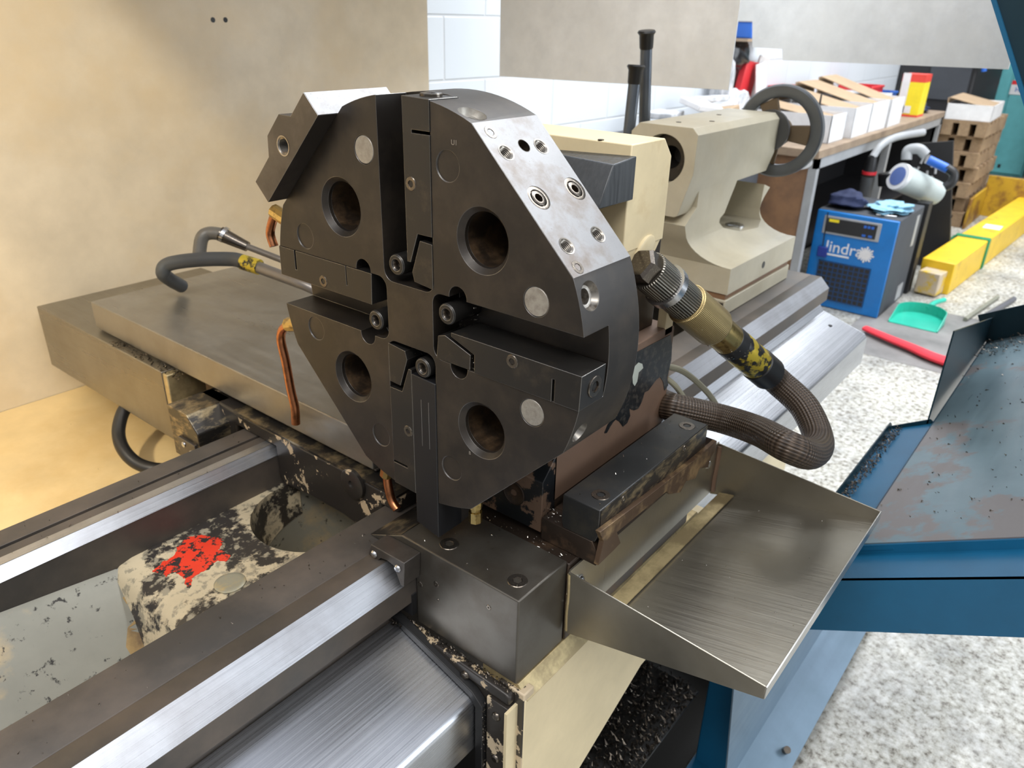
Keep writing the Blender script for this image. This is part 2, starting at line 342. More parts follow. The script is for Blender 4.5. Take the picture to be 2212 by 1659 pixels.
class B:
    def __init__(s): s.bm = bmesh.new(); s.uv = None
    def poly(s, vs, fs):
        v = [s.bm.verts.new(Vector(p)) for p in vs]
        for f in fs:
            try: s.bm.faces.new([v[i] for i in f])
            except ValueError: pass
        return s
    def hexa(s, p):
        return s.poly(p, [(0, 3, 2, 1), (4, 5, 6, 7), (0, 1, 5, 4), (1, 2, 6, 5), (2, 3, 7, 6), (3, 0, 4, 7)])
    def box(s, x0, x1, y0, y1, z0, z1):
        return s.hexa([(x0, y0, z0), (x1, y0, z0), (x1, y1, z0), (x0, y1, z0), (x0, y0, z1), (x1, y0, z1), (x1, y1, z1), (x0, y1, z1)])
    def prism(s, pts, axis, a0, a1):
        n = len(pts)
        def mk(p, a):
            if axis == 'x': return (a, p[0], p[1])
            if axis == 'y': return (p[0], a, p[1])
            return (p[0], p[1], a)
        vs = [mk(p, a0) for p in pts] + [mk(p, a1) for p in pts]
        fs = [tuple(range(n)), tuple(range(2 * n - 1, n - 1, -1))]
        fs += [(i, i + n, (i + 1) % n + n, (i + 1) % n) for i in range(n)]
        return s.poly(vs, fs)
    def slab(s, pts, t, n=None):
        """plate from a planar outline of 3-D points, thickness t along its normal"""
        pts = [Vector(p) for p in pts]
        if n is None: n = (pts[1] - pts[0]).cross(pts[2] - pts[0]).normalized()
        n = Vector(n); k = len(pts)
        vs = pts + [p + n * t for p in pts]
        fs = [tuple(range(k)), tuple(range(2 * k - 1, k - 1, -1))]
        fs += [(i, i + k, (i + 1) % k + k, (i + 1) % k) for i in range(k)]
        return s.poly(vs, fs)
    def lathe(s, p0, d, prof, n=32, cap=True):
        """prof: (distance along axis, radius)"""
        p0 = Vector(p0); d = Vector(d).normalized()
        u = d.orthogonal().normalized(); v = d.cross(u)
        uvl = s.bm.loops.layers.uv.verify()
        rings = []; L = 0
        for i, (h, r) in enumerate(prof):
            rings.append([s.bm.verts.new(p0 + d * h + (u * math.cos(2 * PI * k / n) + v * math.sin(2 * PI * k / n)) * max(r, .01)) for k in range(n)])
        for i in range(len(prof) - 1):
            for k in range(n):
                f = s.bm.faces.new((rings[i][k], rings[i][(k + 1) % n], rings[i + 1][(k + 1) % n], rings[i + 1][k]))
                us = ((k / n, prof[i][0]), ((k + 1) / n, prof[i][0]), ((k + 1) / n, prof[i + 1][0]), (k / n, prof[i + 1][0]))
                for l, q in zip(f.loops, us): l[uvl].uv = (q[0], q[1] / 1000)
        if cap:
            s.bm.faces.new(rings[0][::-1]); s.bm.faces.new(rings[-1])
        return s
    def cyl(s, p0, p1, r0, r1=None, n=24):
        p0 = Vector(p0); p1 = Vector(p1)
        return s.lathe(p0, p1 - p0, [(0, r0), ((p1 - p0).length, r0 if r1 is None else r1)], n)
    def tube(s, pts, r, n=16, sub=8, cap=True):
        P = [Vector(p) for p in pts]; Q = []
        if sub > 1:
            E = [P[0] * 2 - P[1]] + P + [P[-1] * 2 - P[-2]]
            for i in range(1, len(E) - 2):
                for j in range(sub):
                    t = j / sub; a, b_, c, d = E[i - 1], E[i], E[i + 1], E[i + 2]
                    Q.append(.5 * ((2 * b_) + (c - a) * t + (2 * a - 5 * b_ + 4 * c - d) * t * t + (3 * b_ - a - 3 * c + d) * t ** 3))
            Q.append(P[-1])
        else: Q = P
        rs = r if isinstance(r, (list, tuple)) else None
        T = (Q[1] - Q[0]).normalized(); u = T.orthogonal().normalized()
        uvl = s.bm.loops.layers.uv.verify()
        rings = []; dist = 0; D = []
        for i, q in enumerate(Q):
            T2 = (Q[min(i + 1, len(Q) - 1)] - Q[max(i - 1, 0)]).normalized()
            u = (u - T2 * u.dot(T2)).normalized(); v = T2.cross(u)
            if i: dist += (q - Q[i - 1]).length
            D.append(dist)
            rr = r if rs is None else rs[0] + (rs[1] - rs[0]) * i / (len(Q) - 1)
            rings.append([s.bm.verts.new(q + (u * math.cos(2 * PI * k / n) + v * math.sin(2 * PI * k / n)) * rr) for k in range(n)])
        for i in range(len(Q) - 1):
            for k in range(n):
                f = s.bm.faces.new((rings[i][k], rings[i][(k + 1) % n], rings[i + 1][(k + 1) % n], rings[i + 1][k]))
                us = ((k / n, D[i]), ((k + 1) / n, D[i]), ((k + 1) / n, D[i + 1]), (k / n, D[i + 1]))
                for l, q in zip(f.loops, us): l[uvl].uv = (q[0], q[1] / 1000)
        if cap: s.bm.faces.new(rings[0][::-1]); s.bm.faces.new(rings[-1])
        return s
    def blob(s, c, rad, seg=14, rings=9, amp=.25, seed=1):
        rnd = random.Random(seed)
        off = [rnd.uniform(0, 6.28) for _ in range(6)]
        r = bmesh.ops.create_uvsphere(s.bm, u_segments=seg * 2, v_segments=rings * 2, radius=1)
        for v in r['verts']:
            p = v.co.copy()
            k = 1 + amp * (math.sin(3 * p.x + off[0]) * math.cos(4 * p.y + off[1]) + .6 * math.sin(7 * p.z + 5 * p.x + off[2]) + .4 * math.sin(11 * p.y + off[3]))
            if p.z < 0: p.z *= .5
            v.co = Vector(c) + Vector((p.x * rad[0], p.y * rad[1], p.z * rad[2])) * k
        return s

def cutb(base, cutter):
    """boolean difference of two builders"""
    obs = []
    for b_ in (base, cutter):
        bmesh.ops.recalc_face_normals(b_.bm, faces=b_.bm.faces)
        me = bpy.data.meshes.new('t'); b_.bm.to_mesh(me); o = bpy.data.objects.new('t', me); C.objects.link(o); obs.append(o)
    m = obs[0].modifiers.new('b', 'BOOLEAN'); m.operation = 'DIFFERENCE'; m.solver = 'EXACT'; m.object = obs[1]
    m.use_self = True
    dg = bpy.context.evaluated_depsgraph_get()
    me = bpy.data.meshes.new_from_object(obs[0].evaluated_get(dg))
    out = B(); out.bm.from_mesh(me)
    for o in obs: bpy.data.objects.remove(o)
    return out

def obj(name, b, material, parent=None, bevel=0, seg=2, ang=35, origin=None, flat=False):
    bm = b.bm
    bmesh.ops.recalc_face_normals(bm, faces=bm.faces)
    pl = Vector((0, 0, 0))
    if parent is not None:
        q = parent
        while q is not None: pl = pl + q.location; q = q.parent
        org = Vector(parent.get('_o', (0, 0, 0)))
    else:
        xs = [v.co for v in bm.verts]
        c0 = Vector((sum(v.x for v in xs) / len(xs), sum(v.y for v in xs) / len(xs), min(v.z for v in xs)))
        org = Vector(origin) if origin else c0
    if parent is None:
        world = Vector((org.x, org.y, org.z + ZC)) / 1000
    else: world = pl
    for v in bm.verts:
        v.co = Vector((v.co.x, v.co.y, v.co.z + ZC)) / 1000 - world
    me = bpy.data.meshes.new(name); bm.to_mesh(me); bm.free()
    me.materials.append(material)
    if not flat:
        me.shade_smooth()
        me.set_sharp_from_angle(angle=math.radians(ang))
    o = bpy.data.objects.new(name, me); C.objects.link(o)
    if parent is None: o.location = world
    else: o.parent = parent
    if bevel:
        m = o.modifiers.new('bevel', 'BEVEL'); m.width = bevel / 1000; m.segments = seg; m.limit_method = 'ANGLE'
        m.angle_limit = math.radians(35); m.harden_normals = False
    return o

def thing(name, label, cat, loc, group=None):
    o = bpy.data.objects.new(name, None); C.objects.link(o)
    o.empty_display_size = .02
    o.location = Vector((loc[0], loc[1], loc[2] + ZC)) / 1000
    o['label'] = label; o['category'] = cat
    if group: o['group'] = group
    return o
def tag(o, label, cat, group=None, kind=None):
    o['label'] = label; o['category'] = cat
    if group: o['group'] = group
    if kind: o['kind'] = kind
    return o
def struct(name, b, m, **k):
    o = obj(name, b, m, **k); o['kind'] = 'structure'; return o

def hexhole(c, d, r, depth):
    """six-sided pocket liner (open cup) facing along -d"""
    b = B(); c = Vector(c); d = Vector(d).normalized()
    return b.lathe(c, d, [(0, r), (depth, r), (depth, .01)], 6, False)

def screw(parent, c, n, r, name='socket_screw', mt=None, raise_=1.2, hexr=.5):
    """socket screw with head ring and a hex recess; n is the outward normal"""
    mt = mt or oil; c = Vector(c); n = Vector(n).normalized()
    b = B()
    b.lathe(c - n * 2, n, [(0, r), (2 + raise_ - .6, r), (2 + raise_, r - .7), (2 + raise_, r * hexr + .3)], 28, False)
    o = obj(name, b, mt, parent)
    h = B(); h.lathe(c + n * raise_, -n, [(0, r * hexr + .35), (.3, r * hexr), (raise_ + 1.6, r * hexr), (raise_ + 1.6, .01)], 6, False)
    s = obj('hex_recess', h, dhole, o)
    return o

def thread(parent, c, n, r, depth=14, mt=None):
    mt = mt or brt; c = Vector(c); n = Vector(n).normalized()
    prof = [(-.15, r * 1.22), (.0, r * 1.05)]; h = .5
    while h < depth:
        prof += [(h, r), (h + .9, r * .84)]; h += 1.8
    prof += [(depth, .05)]
    b = B(); b.lathe(c, -n, prof, 24, False)
    return obj('threaded_hole', b, MATS.get('thread_steel') or mat('thread_steel', (.34, .31, .27, 1), .3, .9), parent)

def swarf_bits(pts, mt, name, label, size=(1.2, 3.2), curl=False, seed=1):
    rnd = random.Random(seed); b = B()
    for p in pts:
        p = Vector(p); s_ = rnd.uniform(*size)
        a = rnd.uniform(0, 6.28); u = Vector((math.cos(a), math.sin(a), rnd.uniform(-.2, .6))).normalized(); v = u.orthogonal().normalized(); w = u.cross(v)
        l = s_ * rnd.uniform(.5, 1.2)
        k = [p + u * l + v * s_ * .2, p - u * l * .6 + w * s_ * .25, p - u * l * .2 - v * s_ * .4, p + w * s_ * .55]
        b.poly(k, [(0, 1, 2), (0, 3, 1), (1, 3, 2), (2, 3, 0)])
    o = obj(name, b, mt, flat=True); tag(o, label, 'swarf', kind='stuff'); return o
def text(parent, s, loc, size, right, up, material, name='lettering', ext=.0006):
    cu = bpy.data.curves.new(name, 'FONT'); cu.body = s; cu.size = size / 1000; cu.extrude = ext
    t = bpy.data.objects.new('t', cu); C.objects.link(t)
    me = bpy.data.meshes.new_from_object(t.evaluated_get(bpy.context.evaluated_depsgraph_get()))
    bpy.data.objects.remove(t)
    r_ = Vector(right).normalized(); u_ = Vector(up).normalized(); n_ = r_.cross(u_)
    m = Matrix.Identity(4)
    pl = Vector((0, 0, 0)); q = parent
    while q is not None: pl = pl + q.location; q = q.parent
    w = Vector((loc[0], loc[1], loc[2] + ZC)) / 1000 - pl
    for i in range(3): m[i][0] = r_[i]; m[i][1] = u_[i]; m[i][2] = n_[i]; m[i][3] = w[i]
    me.transform(m); me.materials.clear(); me.materials.append(material)
    o = bpy.data.objects.new(name, me); C.objects.link(o); o.parent = parent
    return o


# ================================================================== the place
struct('floor', B().box(-3500, 13500, -5200, 1700, -1260, -1200), floor_m)
struct('wall_back', B().box(-3500, 13500, 1482, 1640, -1200, 2600), block_m)
struct('wall_far', B().box(13300, 13500, -5200, 1482, -1200, 2600), block_m)

# ================================================================== splash guard
t = thing('splash_guard', 'tall beige painted sheet steel guard behind the lathe bed', 'machine guard', (300, 1285, -1200))
obj('back_panel', B().box(-1500, 1335, 1275, 1279, -532, 1500), beige, t)
obj('added_shade_sheet', B().hexa([(-1500, 1275, 760), (1335, 1275, 760), (1335, 560, 900), (-1500, 560, 900), (-1500, 1275, 763), (1335, 1275, 763), (1335, 560, 903), (-1500, 560, 903)]), beige, t)  # added unseen sheet, keeps overhead light off the upper back panel
obj('support_post', B().box(1200, 1290, 1279, 1340, -1200, -500), beige, t, bevel=2)
obj('catch_pan', B().hexa([(-1500, 472, -606), (1335, 472, -606), (1335, 1274, -538), (-1500, 1274, -538), (-1500, 472, -602), (1335, 472, -602), (1335, 1274, -532), (-1500, 1274, -532)]), panp, t)
for px in (460, 487):
    c = A(px, 43, y=1275)
    obj('mounting_hole', B().cyl(c + Vector((0, -.6, 0)), c + Vector((0, 3, 0)), 6), blkr, t)
obj('support_foot', B().box(-1500, 1335, 1282, 1330, -1200, -1180).box(-1400, -1340, 1279, 1330, -1180, -540), beige, t)

# ================================================================== turret disc
T = thing('tool_turret', 'black round four-slot lathe tool turret disc with silver slanted flat', 'lathe turret', (50, 0, -10))
R_ = 235.0; FD = 218.0
def flatpt(x, t, h, s):
    """x along axis, t along the flat, h above it; s=-1 for the operator side flat, +1 for rear"""
    q = .70710678
    if s < 0: return Vector((x, (-h - t) * q, (h - t) * q))
    return Vector((x, (h + t) * q, (h - t) * q))
def rot(p, k):
    y, z = p
    for _ in range(k): y, z = z, -y
    return (y, z)
pts = []
ha = math.acos(FD / R_)
for k in range(4):
    a0 = PI / 4 + k * PI / 2
    st = a0 - PI / 2 + ha; en = a0 - ha
    n = 18
    for i in range(n + 1):
        a = st + (en - st) * i / n; pts.append((R_ * math.cos(a), R_ * math.sin(a)))
disc = B().prism(pts, 'x', 0, 100)
def rrect(y0, y1, z0, z1, r, round_bottom=True):
    """rectangle open at z1 with rounded lower corners"""
    q = [(y1, z1), (y0, z1)]
    for i in range(7):
        a = PI + (PI / 2) * i / 6; q.append((y0 + r + r * math.cos(a), z0 + r + r * math.sin(a)))
    for i in range(7):
        a = 1.5 * PI + (PI / 2) * i / 6; q.append((y1 - r + r * math.cos(a), z0 + r + r * math.sin(a)))
    return q
for k in range(4):
    cut = B().prism([rot(p, k) for p in rrect(-38.5, 38.5, 36, 300, 13)], 'x', -20, 43)
    disc = cutb(disc, cut)
    for yy, zz, dp in (((-40, 74, 40), (40, 73, 40)) if k in (1, 3) else ()):
        c = rot((yy, zz), k)
        disc = cutb(disc, B().cyl((-20, c[0], c[1]), (dp, c[0], c[1]), 12.5))
for sy, sz, dep in ((1, 1, 90), (-1, 1, 90), (-1, -1, 90), (1, -1, 55)):
    y, z = sy * 106.5, sz * 106.5
    disc = cutb(disc, B().lathe((-5, y, z), (1, 0, 0), [(0, 39), (5, 34), (10.5, 28.5), (dep, 28.5)], 48))
for (y, z) in ((178, 60), (-61, 173), (-61, -173), (173, -59), (60, -173)):
    disc = cutb(disc, B().cyl((-5, y, z), (1.2, y, z), 15.5, n=32))
for (y, z) in ((61, 175), (-175, 60), (-175, -60)):
    disc = cutb(disc, B().cyl((-5, y, z), (3, y, z), 15.3, n=32))
FH = [(20, -51, 9.0), (75, -51, 9.0), (19, 56, 9.0), (73, 55, 9.0), (51, -55, 7.2), (24, 2, 13.6), (84, 2, 13.6)]
nf = Vector((0, -1, 1)).normalized()
for x, tt, r in FH:
    c = flatpt(x, tt, FD, -1); disc = cutb(disc, B().cyl(c - nf * 18, c + nf * 8, r, n=24))
PORTS = [(109, 19, 15), (162, 19, 15), (-162, 17, 12)]
for dg, x, r in PORTS:
    a = math.radians(dg); n_ = Vector((0, math.cos(a), math.sin(a))); c = n_ * R_ + Vector((x, 0, 0))
    disc = cutb(disc, B().cyl(c - n_ * 15.5, c + n_ * 9, r - .6, n=32))
body = obj('disc_body', disc, blk, T, ang=30)
chm = mat('worn_chamfer_steel', (.13, .125, .12, 1), .35, .8, (.06, .055, .05, 1), 40, .5, .7)
borem = mat('rust_stained_bore', (.05, .035, .024, 1), .38, .4, (.20, .12, .06, 1), 28, .45, .72, r2=.6, brush=(5, 200, 200), bamt=.3)
for sy, sz, dep in ((1, 1, 88), (-1, 1, 88), (-1, -1, 88), (1, -1, 54)):
    y, z = sy * 106.5, sz * 106.5
    obj('bore_chamfer', B().lathe((0, y, z), (1, 0, 0), [(-.1, 34.3), (.3, 33.7), (10.2, 28.4)], 64, False), chm, T)
    obj('bore_liner', B().lathe((0, y, z), (1, 0, 0), [(10.2, 28.3), (dep, 28.3), (dep, 14 if dep < 60 else .02), (dep - 4 if dep < 60 else dep, 10 if dep < 60 else .01), (dep, .01)], 64, False), borem, T)
for (y, z) in ((61, 175), (-175, 60), (-175, -60)):
    obj('round_plug', B().lathe((3, y, z), (-1, 0, 0), [(0, 14.9), (2.3, 14.9), (3, 14.2), (3, .01)], 36, False), plug, T)
# machined silver facings on the two upper flats
fc = B().hexa([flatpt(0.2, -86, FD - 2, -1), flatpt(99.8, -86, FD - 2, -1), flatpt(99.8, 86, FD - 2, -1), flatpt(0.2, 86, FD - 2, -1),
               flatpt(0.2, -87.5, FD + .35, -1), flatpt(99.8, -87.5, FD + .35, -1), flatpt(99.8, 87.5, FD + .35, -1), flatpt(0.2, 87.5, FD + .35, -1)])
for x, tt, r in FH:
    c = flatpt(x, tt, FD, -1); fc = cutb(fc, B().cyl(c - nf * 18, c + nf * 8, r, n=24))
ff = obj('machined_flat', fc, grd, T, flat=True); ff['label'] = 'bare silver machined flat face with screw holes'
for (x, tt) in ((20, -51), (75, -51), (19, 56), (73, 55)):
    thread(ff, flatpt(x, tt, FD + .5, -1), nf, 7.6)
obj('dowel_hole', B().lathe(flatpt(51, -55, FD + .5, -1), -nf, [(0, 7.4), (.1, 6.8), (14, 6.8), (14, .05)], 24, False), dhole, ff)
for (x, tt) in ((24, 2), (84, 2)):
    c = flatpt(x, tt, FD + .4, -1)
    o = obj('recessed_screw', B().lathe(c, nf, [(-.5, 13.6), (-.4, 13.3), (-.5, 9.8), (-3, 9.6), (-3, 8.6), (-.3, 8.3), (0, 7.6), (0, 4.7)], 32, False), oil, ff)
    obj('hex_recess', B().lathe(c + nf * .2, -nf, [(0, 4.7), (5, 4.5), (5, .05)], 6, False), dhole, o)
for (x, tt) in ((17, -75), (15, 79)):
    screw(ff, flatpt(x, tt, FD + .3, -1), nf, 7.6, 'grub_screw', oil, .4, .5)
# coolant ports on the rim between flats
portm = mat('worn_port_steel', (.32, .30, .27, 1), .35, .8, (.10, .08, .06, 1), 60, .5, .65)
def rimport(deg, x, r, mt, nozzle=None):
    a = math.radians(deg); n = Vector((0, math.cos(a), math.sin(a))); c = n * (R_ + .4) + Vector((x, 0, 0))
    b = B().lathe(c, -n, [(.6, r - .6), (2, r - 1), (7, r * .72), (7.4, r * .52), (15, r * .48), (15, .05)], 32, False)
    return obj('coolant_port', b, mt, T)
rimport(109, 19, 15, plug)
rimport(162, 19, 15, portm)
rimport(-162, 17, 12, portm)
# copper coolant pipes
def pipe(pts, r, nz):
    p = obj('copper_pipe', B().tube(pts, r, 14), copper, T)
    obj('brass_nozzle', B().tube(nz, r * 1.6, 10, 1), brass, p)
P = lambda px, py, x: A(px, py, x=x)
def stub(q_, r=224):
    v = Vector((0, q_.y, q_.z)).normalized() * r
    return [Vector((q_.x, v.y, v.z)), q_ + (Vector((0, q_.y, q_.z)) - v).normalized() * 3]
for pix, r_, xx in ((((596, 458), (588, 480), (584, 505), (592, 532)), 6.0, 20), (((626, 701), (611, 712), (607, 735), (617, 780), (628, 840), (637, 880), (639, 915)), 6.4, 20), (((836, 1022), (838, 1048), (846, 1080), (858, 1100)), 6.0, 18)):
    q_ = [P(a, b, xx - i_ * .6) for i_, (a, b) in enumerate(pix)]
    pipe(q_, r_, stub(q_[0]))
o = obj('brass_nozzle', B().lathe(P(1027, 1086, 32), (0, 0, -1), [(-12, 9), (6, 9), (6, 7.5), (12, 7), (12, 8.5), (27, 8.5), (27, 4), (20, 4)], 8, False), brass, T)
# wedge clamps, one in each slot; outline for the top slot, turned for the others
W1 = [(-.4, 234), (-38, 233), (-38, 203), (-13, 203), (-13, 199.6), (-38, 199.6), (-38, 98), (-17, 98), (-5, 65), (-.4, 65)]
W3 = [(-.4, 234), (-38, 233), (-38, 203), (-13, 203), (-13, 199.6), (-38, 199.6), (-38, 105.5), (-14, 105.5), (-14, 103.5), (-38, 103.5), (-38, 60), (-.4, 62)]
W2 = [(-37.5, 90), (-20, 91), (-7, 54), (-10, 44), (-37.5, 41)]
for k in range(4):
    sl = .6 if k != 3 else 1.5
    w = B().prism([rot(p, k) for p in (W3 if k == 1 else W1)], 'x', -.8 if k != 3 else -2.2, 40)
    wo_ = obj('clamp_wedge', w, blk2, T, ang=20)
    if k != 3:
        wo_['label'] = 'dark clamping wedge with small screw'
    if k != 1: obj('wedge_block', B().prism([rot(p, k) for p in W2], 'x', -.5, 40), blk2, T, ang=20)
    c = rot((-9.5, 149), k)
    cx = -.8 if k != 3 else -2.2
    screw(wo_, (cx - .1, c[0], c[1]), (-1, 0, 0), 7.5, 'wedge_screw', oil, .5, .45)
    c = rot((18, 57), k)
    kn = obj('roller_stud', B().lathe((43, c[0], c[1]), (-1, 0, 0), [(0, 12), (42.5, 12), (44, 10.6), (44.2, 7), (42.5, 5.6)], 32, False), blk2, T)
    obj('hex_recess', B().lathe((-.4 + .2, c[0], c[1]), (1, 0, 0), [(0, 6.2), (1.5, 5), (7, 4.6), (7, .05)], 18, False), oil, kn)
    # end screw set in the rim end of the wedge
    cc = rot((-19, 234.2), k); nn = rot((0, 1), k)
    screw(wo_, (22, cc[0], cc[1]), (0, nn[0], nn[1]), 11.5, 'rim_screw', oil, 2.2 if k in (0, 1) else .9, .48)
# side plates covering the wedge ends at the rim
text(T, 'U1', (-.25, -66, 194), 7, (0, -1, 0), (0, 0, 1), plug, 'stamped_mark', .00005)
text(T, 'B', (-.25, -88, -143), 6, (0, -1, 0), (0, 0, 1), plug, 'stamped_mark', .00005)

# ------------------------------------------------------------------ tool block bolted to the rear upper flat
tb = thing('tool_block', 'stepped dark steel tool block bolted to upper left flat of turret', 'tool holder', (-26, 160, 160))
H0 = FD + .3
prof = [(-76, 0), (76, 0), (76, 30), (30, 30), (12, 45.5), (-24, 45.5), (-39, 30), (-76, 30)]
vs = [flatpt(-26, tt, H0 + h, 1) for tt, h in prof] + [flatpt(92, tt, H0 + h, 1) for tt, h in prof]
n = len(prof)
tbb = B().poly(vs, [tuple(range(n)), tuple(range(2 * n - 1, n - 1, -1))] + [(i, i + n, (i + 1) % n + n, (i + 1) % n) for i in range(n)])
hc = flatpt(-30, -2, H0 + 20, 1)
tbb = cutb(tbb, B().cyl(hc, hc + Vector((60, 0, 0)), 9.5, n=32))
steelb = mat('milled_block_steel', (.085, .074, .065, 1), .42, .6, (.13, .115, .10, 1), 14, .45, .7, edge=(.5, .5, .5, 1), rv=.05)
bb_ = obj('block_body', tbb, steelb, tb, ang=25)
obj('top_face', B().hexa([flatpt(-25.5, -75.5, H0 + 29, 1), flatpt(91.5, -75.5, H0 + 29, 1), flatpt(91.5, -40, H0 + 29, 1), flatpt(-25.5, -40, H0 + 29, 1),
                          flatpt(-25.5, -75.5, H0 + 30.4, 1), flatpt(91.5, -75.5, H0 + 30.4, 1), flatpt(91.5, -40, H0 + 30.4, 1), flatpt(-25.5, -40, H0 + 30.4, 1)]), grd, tb, flat=True)
thread(bb_, hc + Vector((3.8, 0, 0)), (-1, 0, 0), 9.4, 40, dhole)
# bright end face towards the top of the turret
es = B().hexa([flatpt(-25.6, -76.5, H0 + .4, 1), flatpt(91.6, -76.5, H0 + .4, 1), flatpt(91.6, -76.5, H0 + 29.6, 1), flatpt(-25.6, -76.5, H0 + 29.6, 1),
               flatpt(-25.6, -75.5, H0 + .4, 1), flatpt(91.6, -75.5, H0 + .4, 1), flatpt(91.6, -75.5, H0 + 29.6, 1), flatpt(-25.6, -75.5, H0 + 29.6, 1)])
ef = obj('bare_end_face', es, grd, tb, flat=True); ef['label'] = 'bright speckled bare steel end face'

# ------------------------------------------------------------------ parting bar in the lower slot
pb = thing('cutoff_tool', 'long matt black tool bar hanging from bottom slot of turret', 'cutting tool', (20, -20, -288))
obj('tool_shank', B().hexa([(-1, -38, -284), (42, -38, -284), (42, 0, -276), (-1, 0, -276), (-1, -38, -71), (42, -38, -71), (42, 0, -69), (-1, 0, -69)]), blkp, pb, bevel=.8)
q = [(42.2, -237), (42.2, -284)]
for i in range(9):
    a = -PI / 2 + (PI / 2) * i / 8; q.append((62 + 22 * math.cos(a), -258 + 22 * math.sin(a)))
q.append((84, -240))
obj('blade_support', B().prism(q, 'y', -37, -8), steelb, pb, ang=25)
obj('engraved_groove', B().box(-1.25, -.9, -27, -26.4, -160, -98), steelb, pb)
obj('engraved_groove', B().box(-1.25, -.9, -15, -14.4, -160, -98), steelb, pb)
# ================================================================== lathe bed
bed = thing('lathe_bed', 'long steel lathe bed with front and rear slideways and chipped web between them', 'lathe bed', (600, 240, -1200))
XA, XB = -1500, 1600
# front way: dark flat top, groove, bright slanted strip, vertical side
fr = B().prism([(116, -330), (52, -330), (50.5, -331), (49, -330), (22, -330), (-6, -358), (-6, -392), (22, -412), (22, -700), (116, -700)], 'x', XA, XB)
obj('front_way', fr, railg, bed, bevel=.5)
obj('slanted_strip', B().hexa([(XA, 21.0, -330.4), (XB, 21.0, -330.4), (XB, -5.4, -356.8), (XA, -5.4, -356.8), (XA, 21.4, -329.6), (XB, 21.4, -329.6), (XB, -6.2, -357.2), (XA, -6.2, -357.2)]), rail, bed, flat=True)['label'] = 'bright polished slanted slideway strip'
rr = B().prism([(462, -330), (425, -330), (425, -338), (418, -338), (418, -330), (385, -330), (372, -346), (372, -700), (462, -700)], 'x', XA, XB)
obj('rear_way', rr, railg, bed, bevel=.5)
obj('slanted_strip', B().hexa([(XA, 400, -330.3), (XB, 400, -330.3), (XB, 384, -330.3), (XA, 384, -330.3), (XA, 400, -329.6), (XB, 400, -329.6), (XB, 384, -329.6), (XA, 384, -329.6)]).hexa(
    [(XA, 385, -330), (XB, 385, -330), (XB, 371.6, -346.5), (XA, 371.6, -346.5), (XA, 384.7, -329.6), (XB, 384.7, -329.6), (XB, 371, -346), (XA, 371, -346)]), rail, bed, flat=True)
# web with opening: raised cross web, sloping chute on its left, round opening on its right
zw = -405
wl = A(211, 1213, z=zw).x; wr = A(421, 1326, z=zw).x
wx = (wl + wr) / 2
web = B().prism([(wx, zw), (wx + 18, zw + 4), (70, zw + 4), (70, zw - 60), (wx - 40, zw - 190), (wx - 60, zw - 190), (wx - 34, zw - 70), (wx - 14, zw - 10)], 'y', 116, 372)
hc = Vector(((A(506, 1078, z=zw).x + A(590, 1230, z=zw).x) / 2 + 92, 262, zw))
web = cutb(web, B().cyl(hc + Vector((0, 0, -120)), hc + Vector((0, 0, 40)), 100, n=64))
webm = mat('chipped_beige_web', (.60, .50, .33, 1), .42, 0, (.035, .03, .026, 1), 13, .49, .53, r2=.35, c3=(.30, .26, .18, 1), s3=60, lo3=.52, hi3=.60, bump=.08, bs=200)
wo_ = obj('cross_web', web, webm, bed, ang=40)
obj('hole_wall', B().lathe(hc + Vector((0, 0, -150)), (0, 0, 1), [(0, 101), (151, 101)], 64, False), castg, bed)
# red flaking paint patch and inspection plate lying flat on the web
def patch(cx, cy, rx, ry, z, seed, n=46):
    rnd = random.Random(seed); q = []
    for i in range(n):
        a = 2 * PI * i / n; k = 1 + .22 * math.sin(3 * a + seed) + .16 * math.sin(7 * a + 2) + rnd.uniform(-.13, .13)
        q.append((cx + rx * k * math.cos(a), cy + ry * k * math.sin(a)))
    return B().prism(q, 'z', z - .5, z + .7)
rp = [(780, 650), (812, 628), (840, 600), (870, 590), (905, 555), (905, 530), (935, 505), (960, 480), (1000, 470), (1040, 468), (1090, 478), (1135, 485), (1142, 505), (1140, 520), (1118, 540), (1150, 552), (1180, 575), (1160, 600), (1110, 596), (1092, 618), (1075, 640), (1030, 655), (1000, 672), (985, 690), (975, 735), (955, 738), (950, 690), (925, 668), (900, 655), (870, 662), (850, 680), (828, 655), (800, 660)]
rp = [A(a / 2.373, b / 2.373 + 960, z=zw + 4) for a, b in rp]
rnd = random.Random(2); rq = []
for i_, v in enumerate(rp):
    w_ = rp[(i_ + 1) % len(rp)]
    for k_ in range(4): rq.append((v.x + (w_.x - v.x) * k_ / 4 + rnd.uniform(-1.6, 1.6), v.y + (w_.y - v.y) * k_ / 4 + rnd.uniform(-1.6, 1.6)))
obj('red_paint_patch', B().prism(rq, 'z', zw + 3.5, zw + 4.8), redpaint, wo_, flat=True)['label'] = 'bright red flaking paint patch'
pc = A(497, 1260, z=zw + 4)
obj('oval_plate', B().lathe((pc.x, pc.y, zw + 4), (0, 0, 1), [(0, 21), (1.5, 21), (2.2, 20), (2.4, 14), (2.4, .01)], 40, False), tag_gold, wo_)
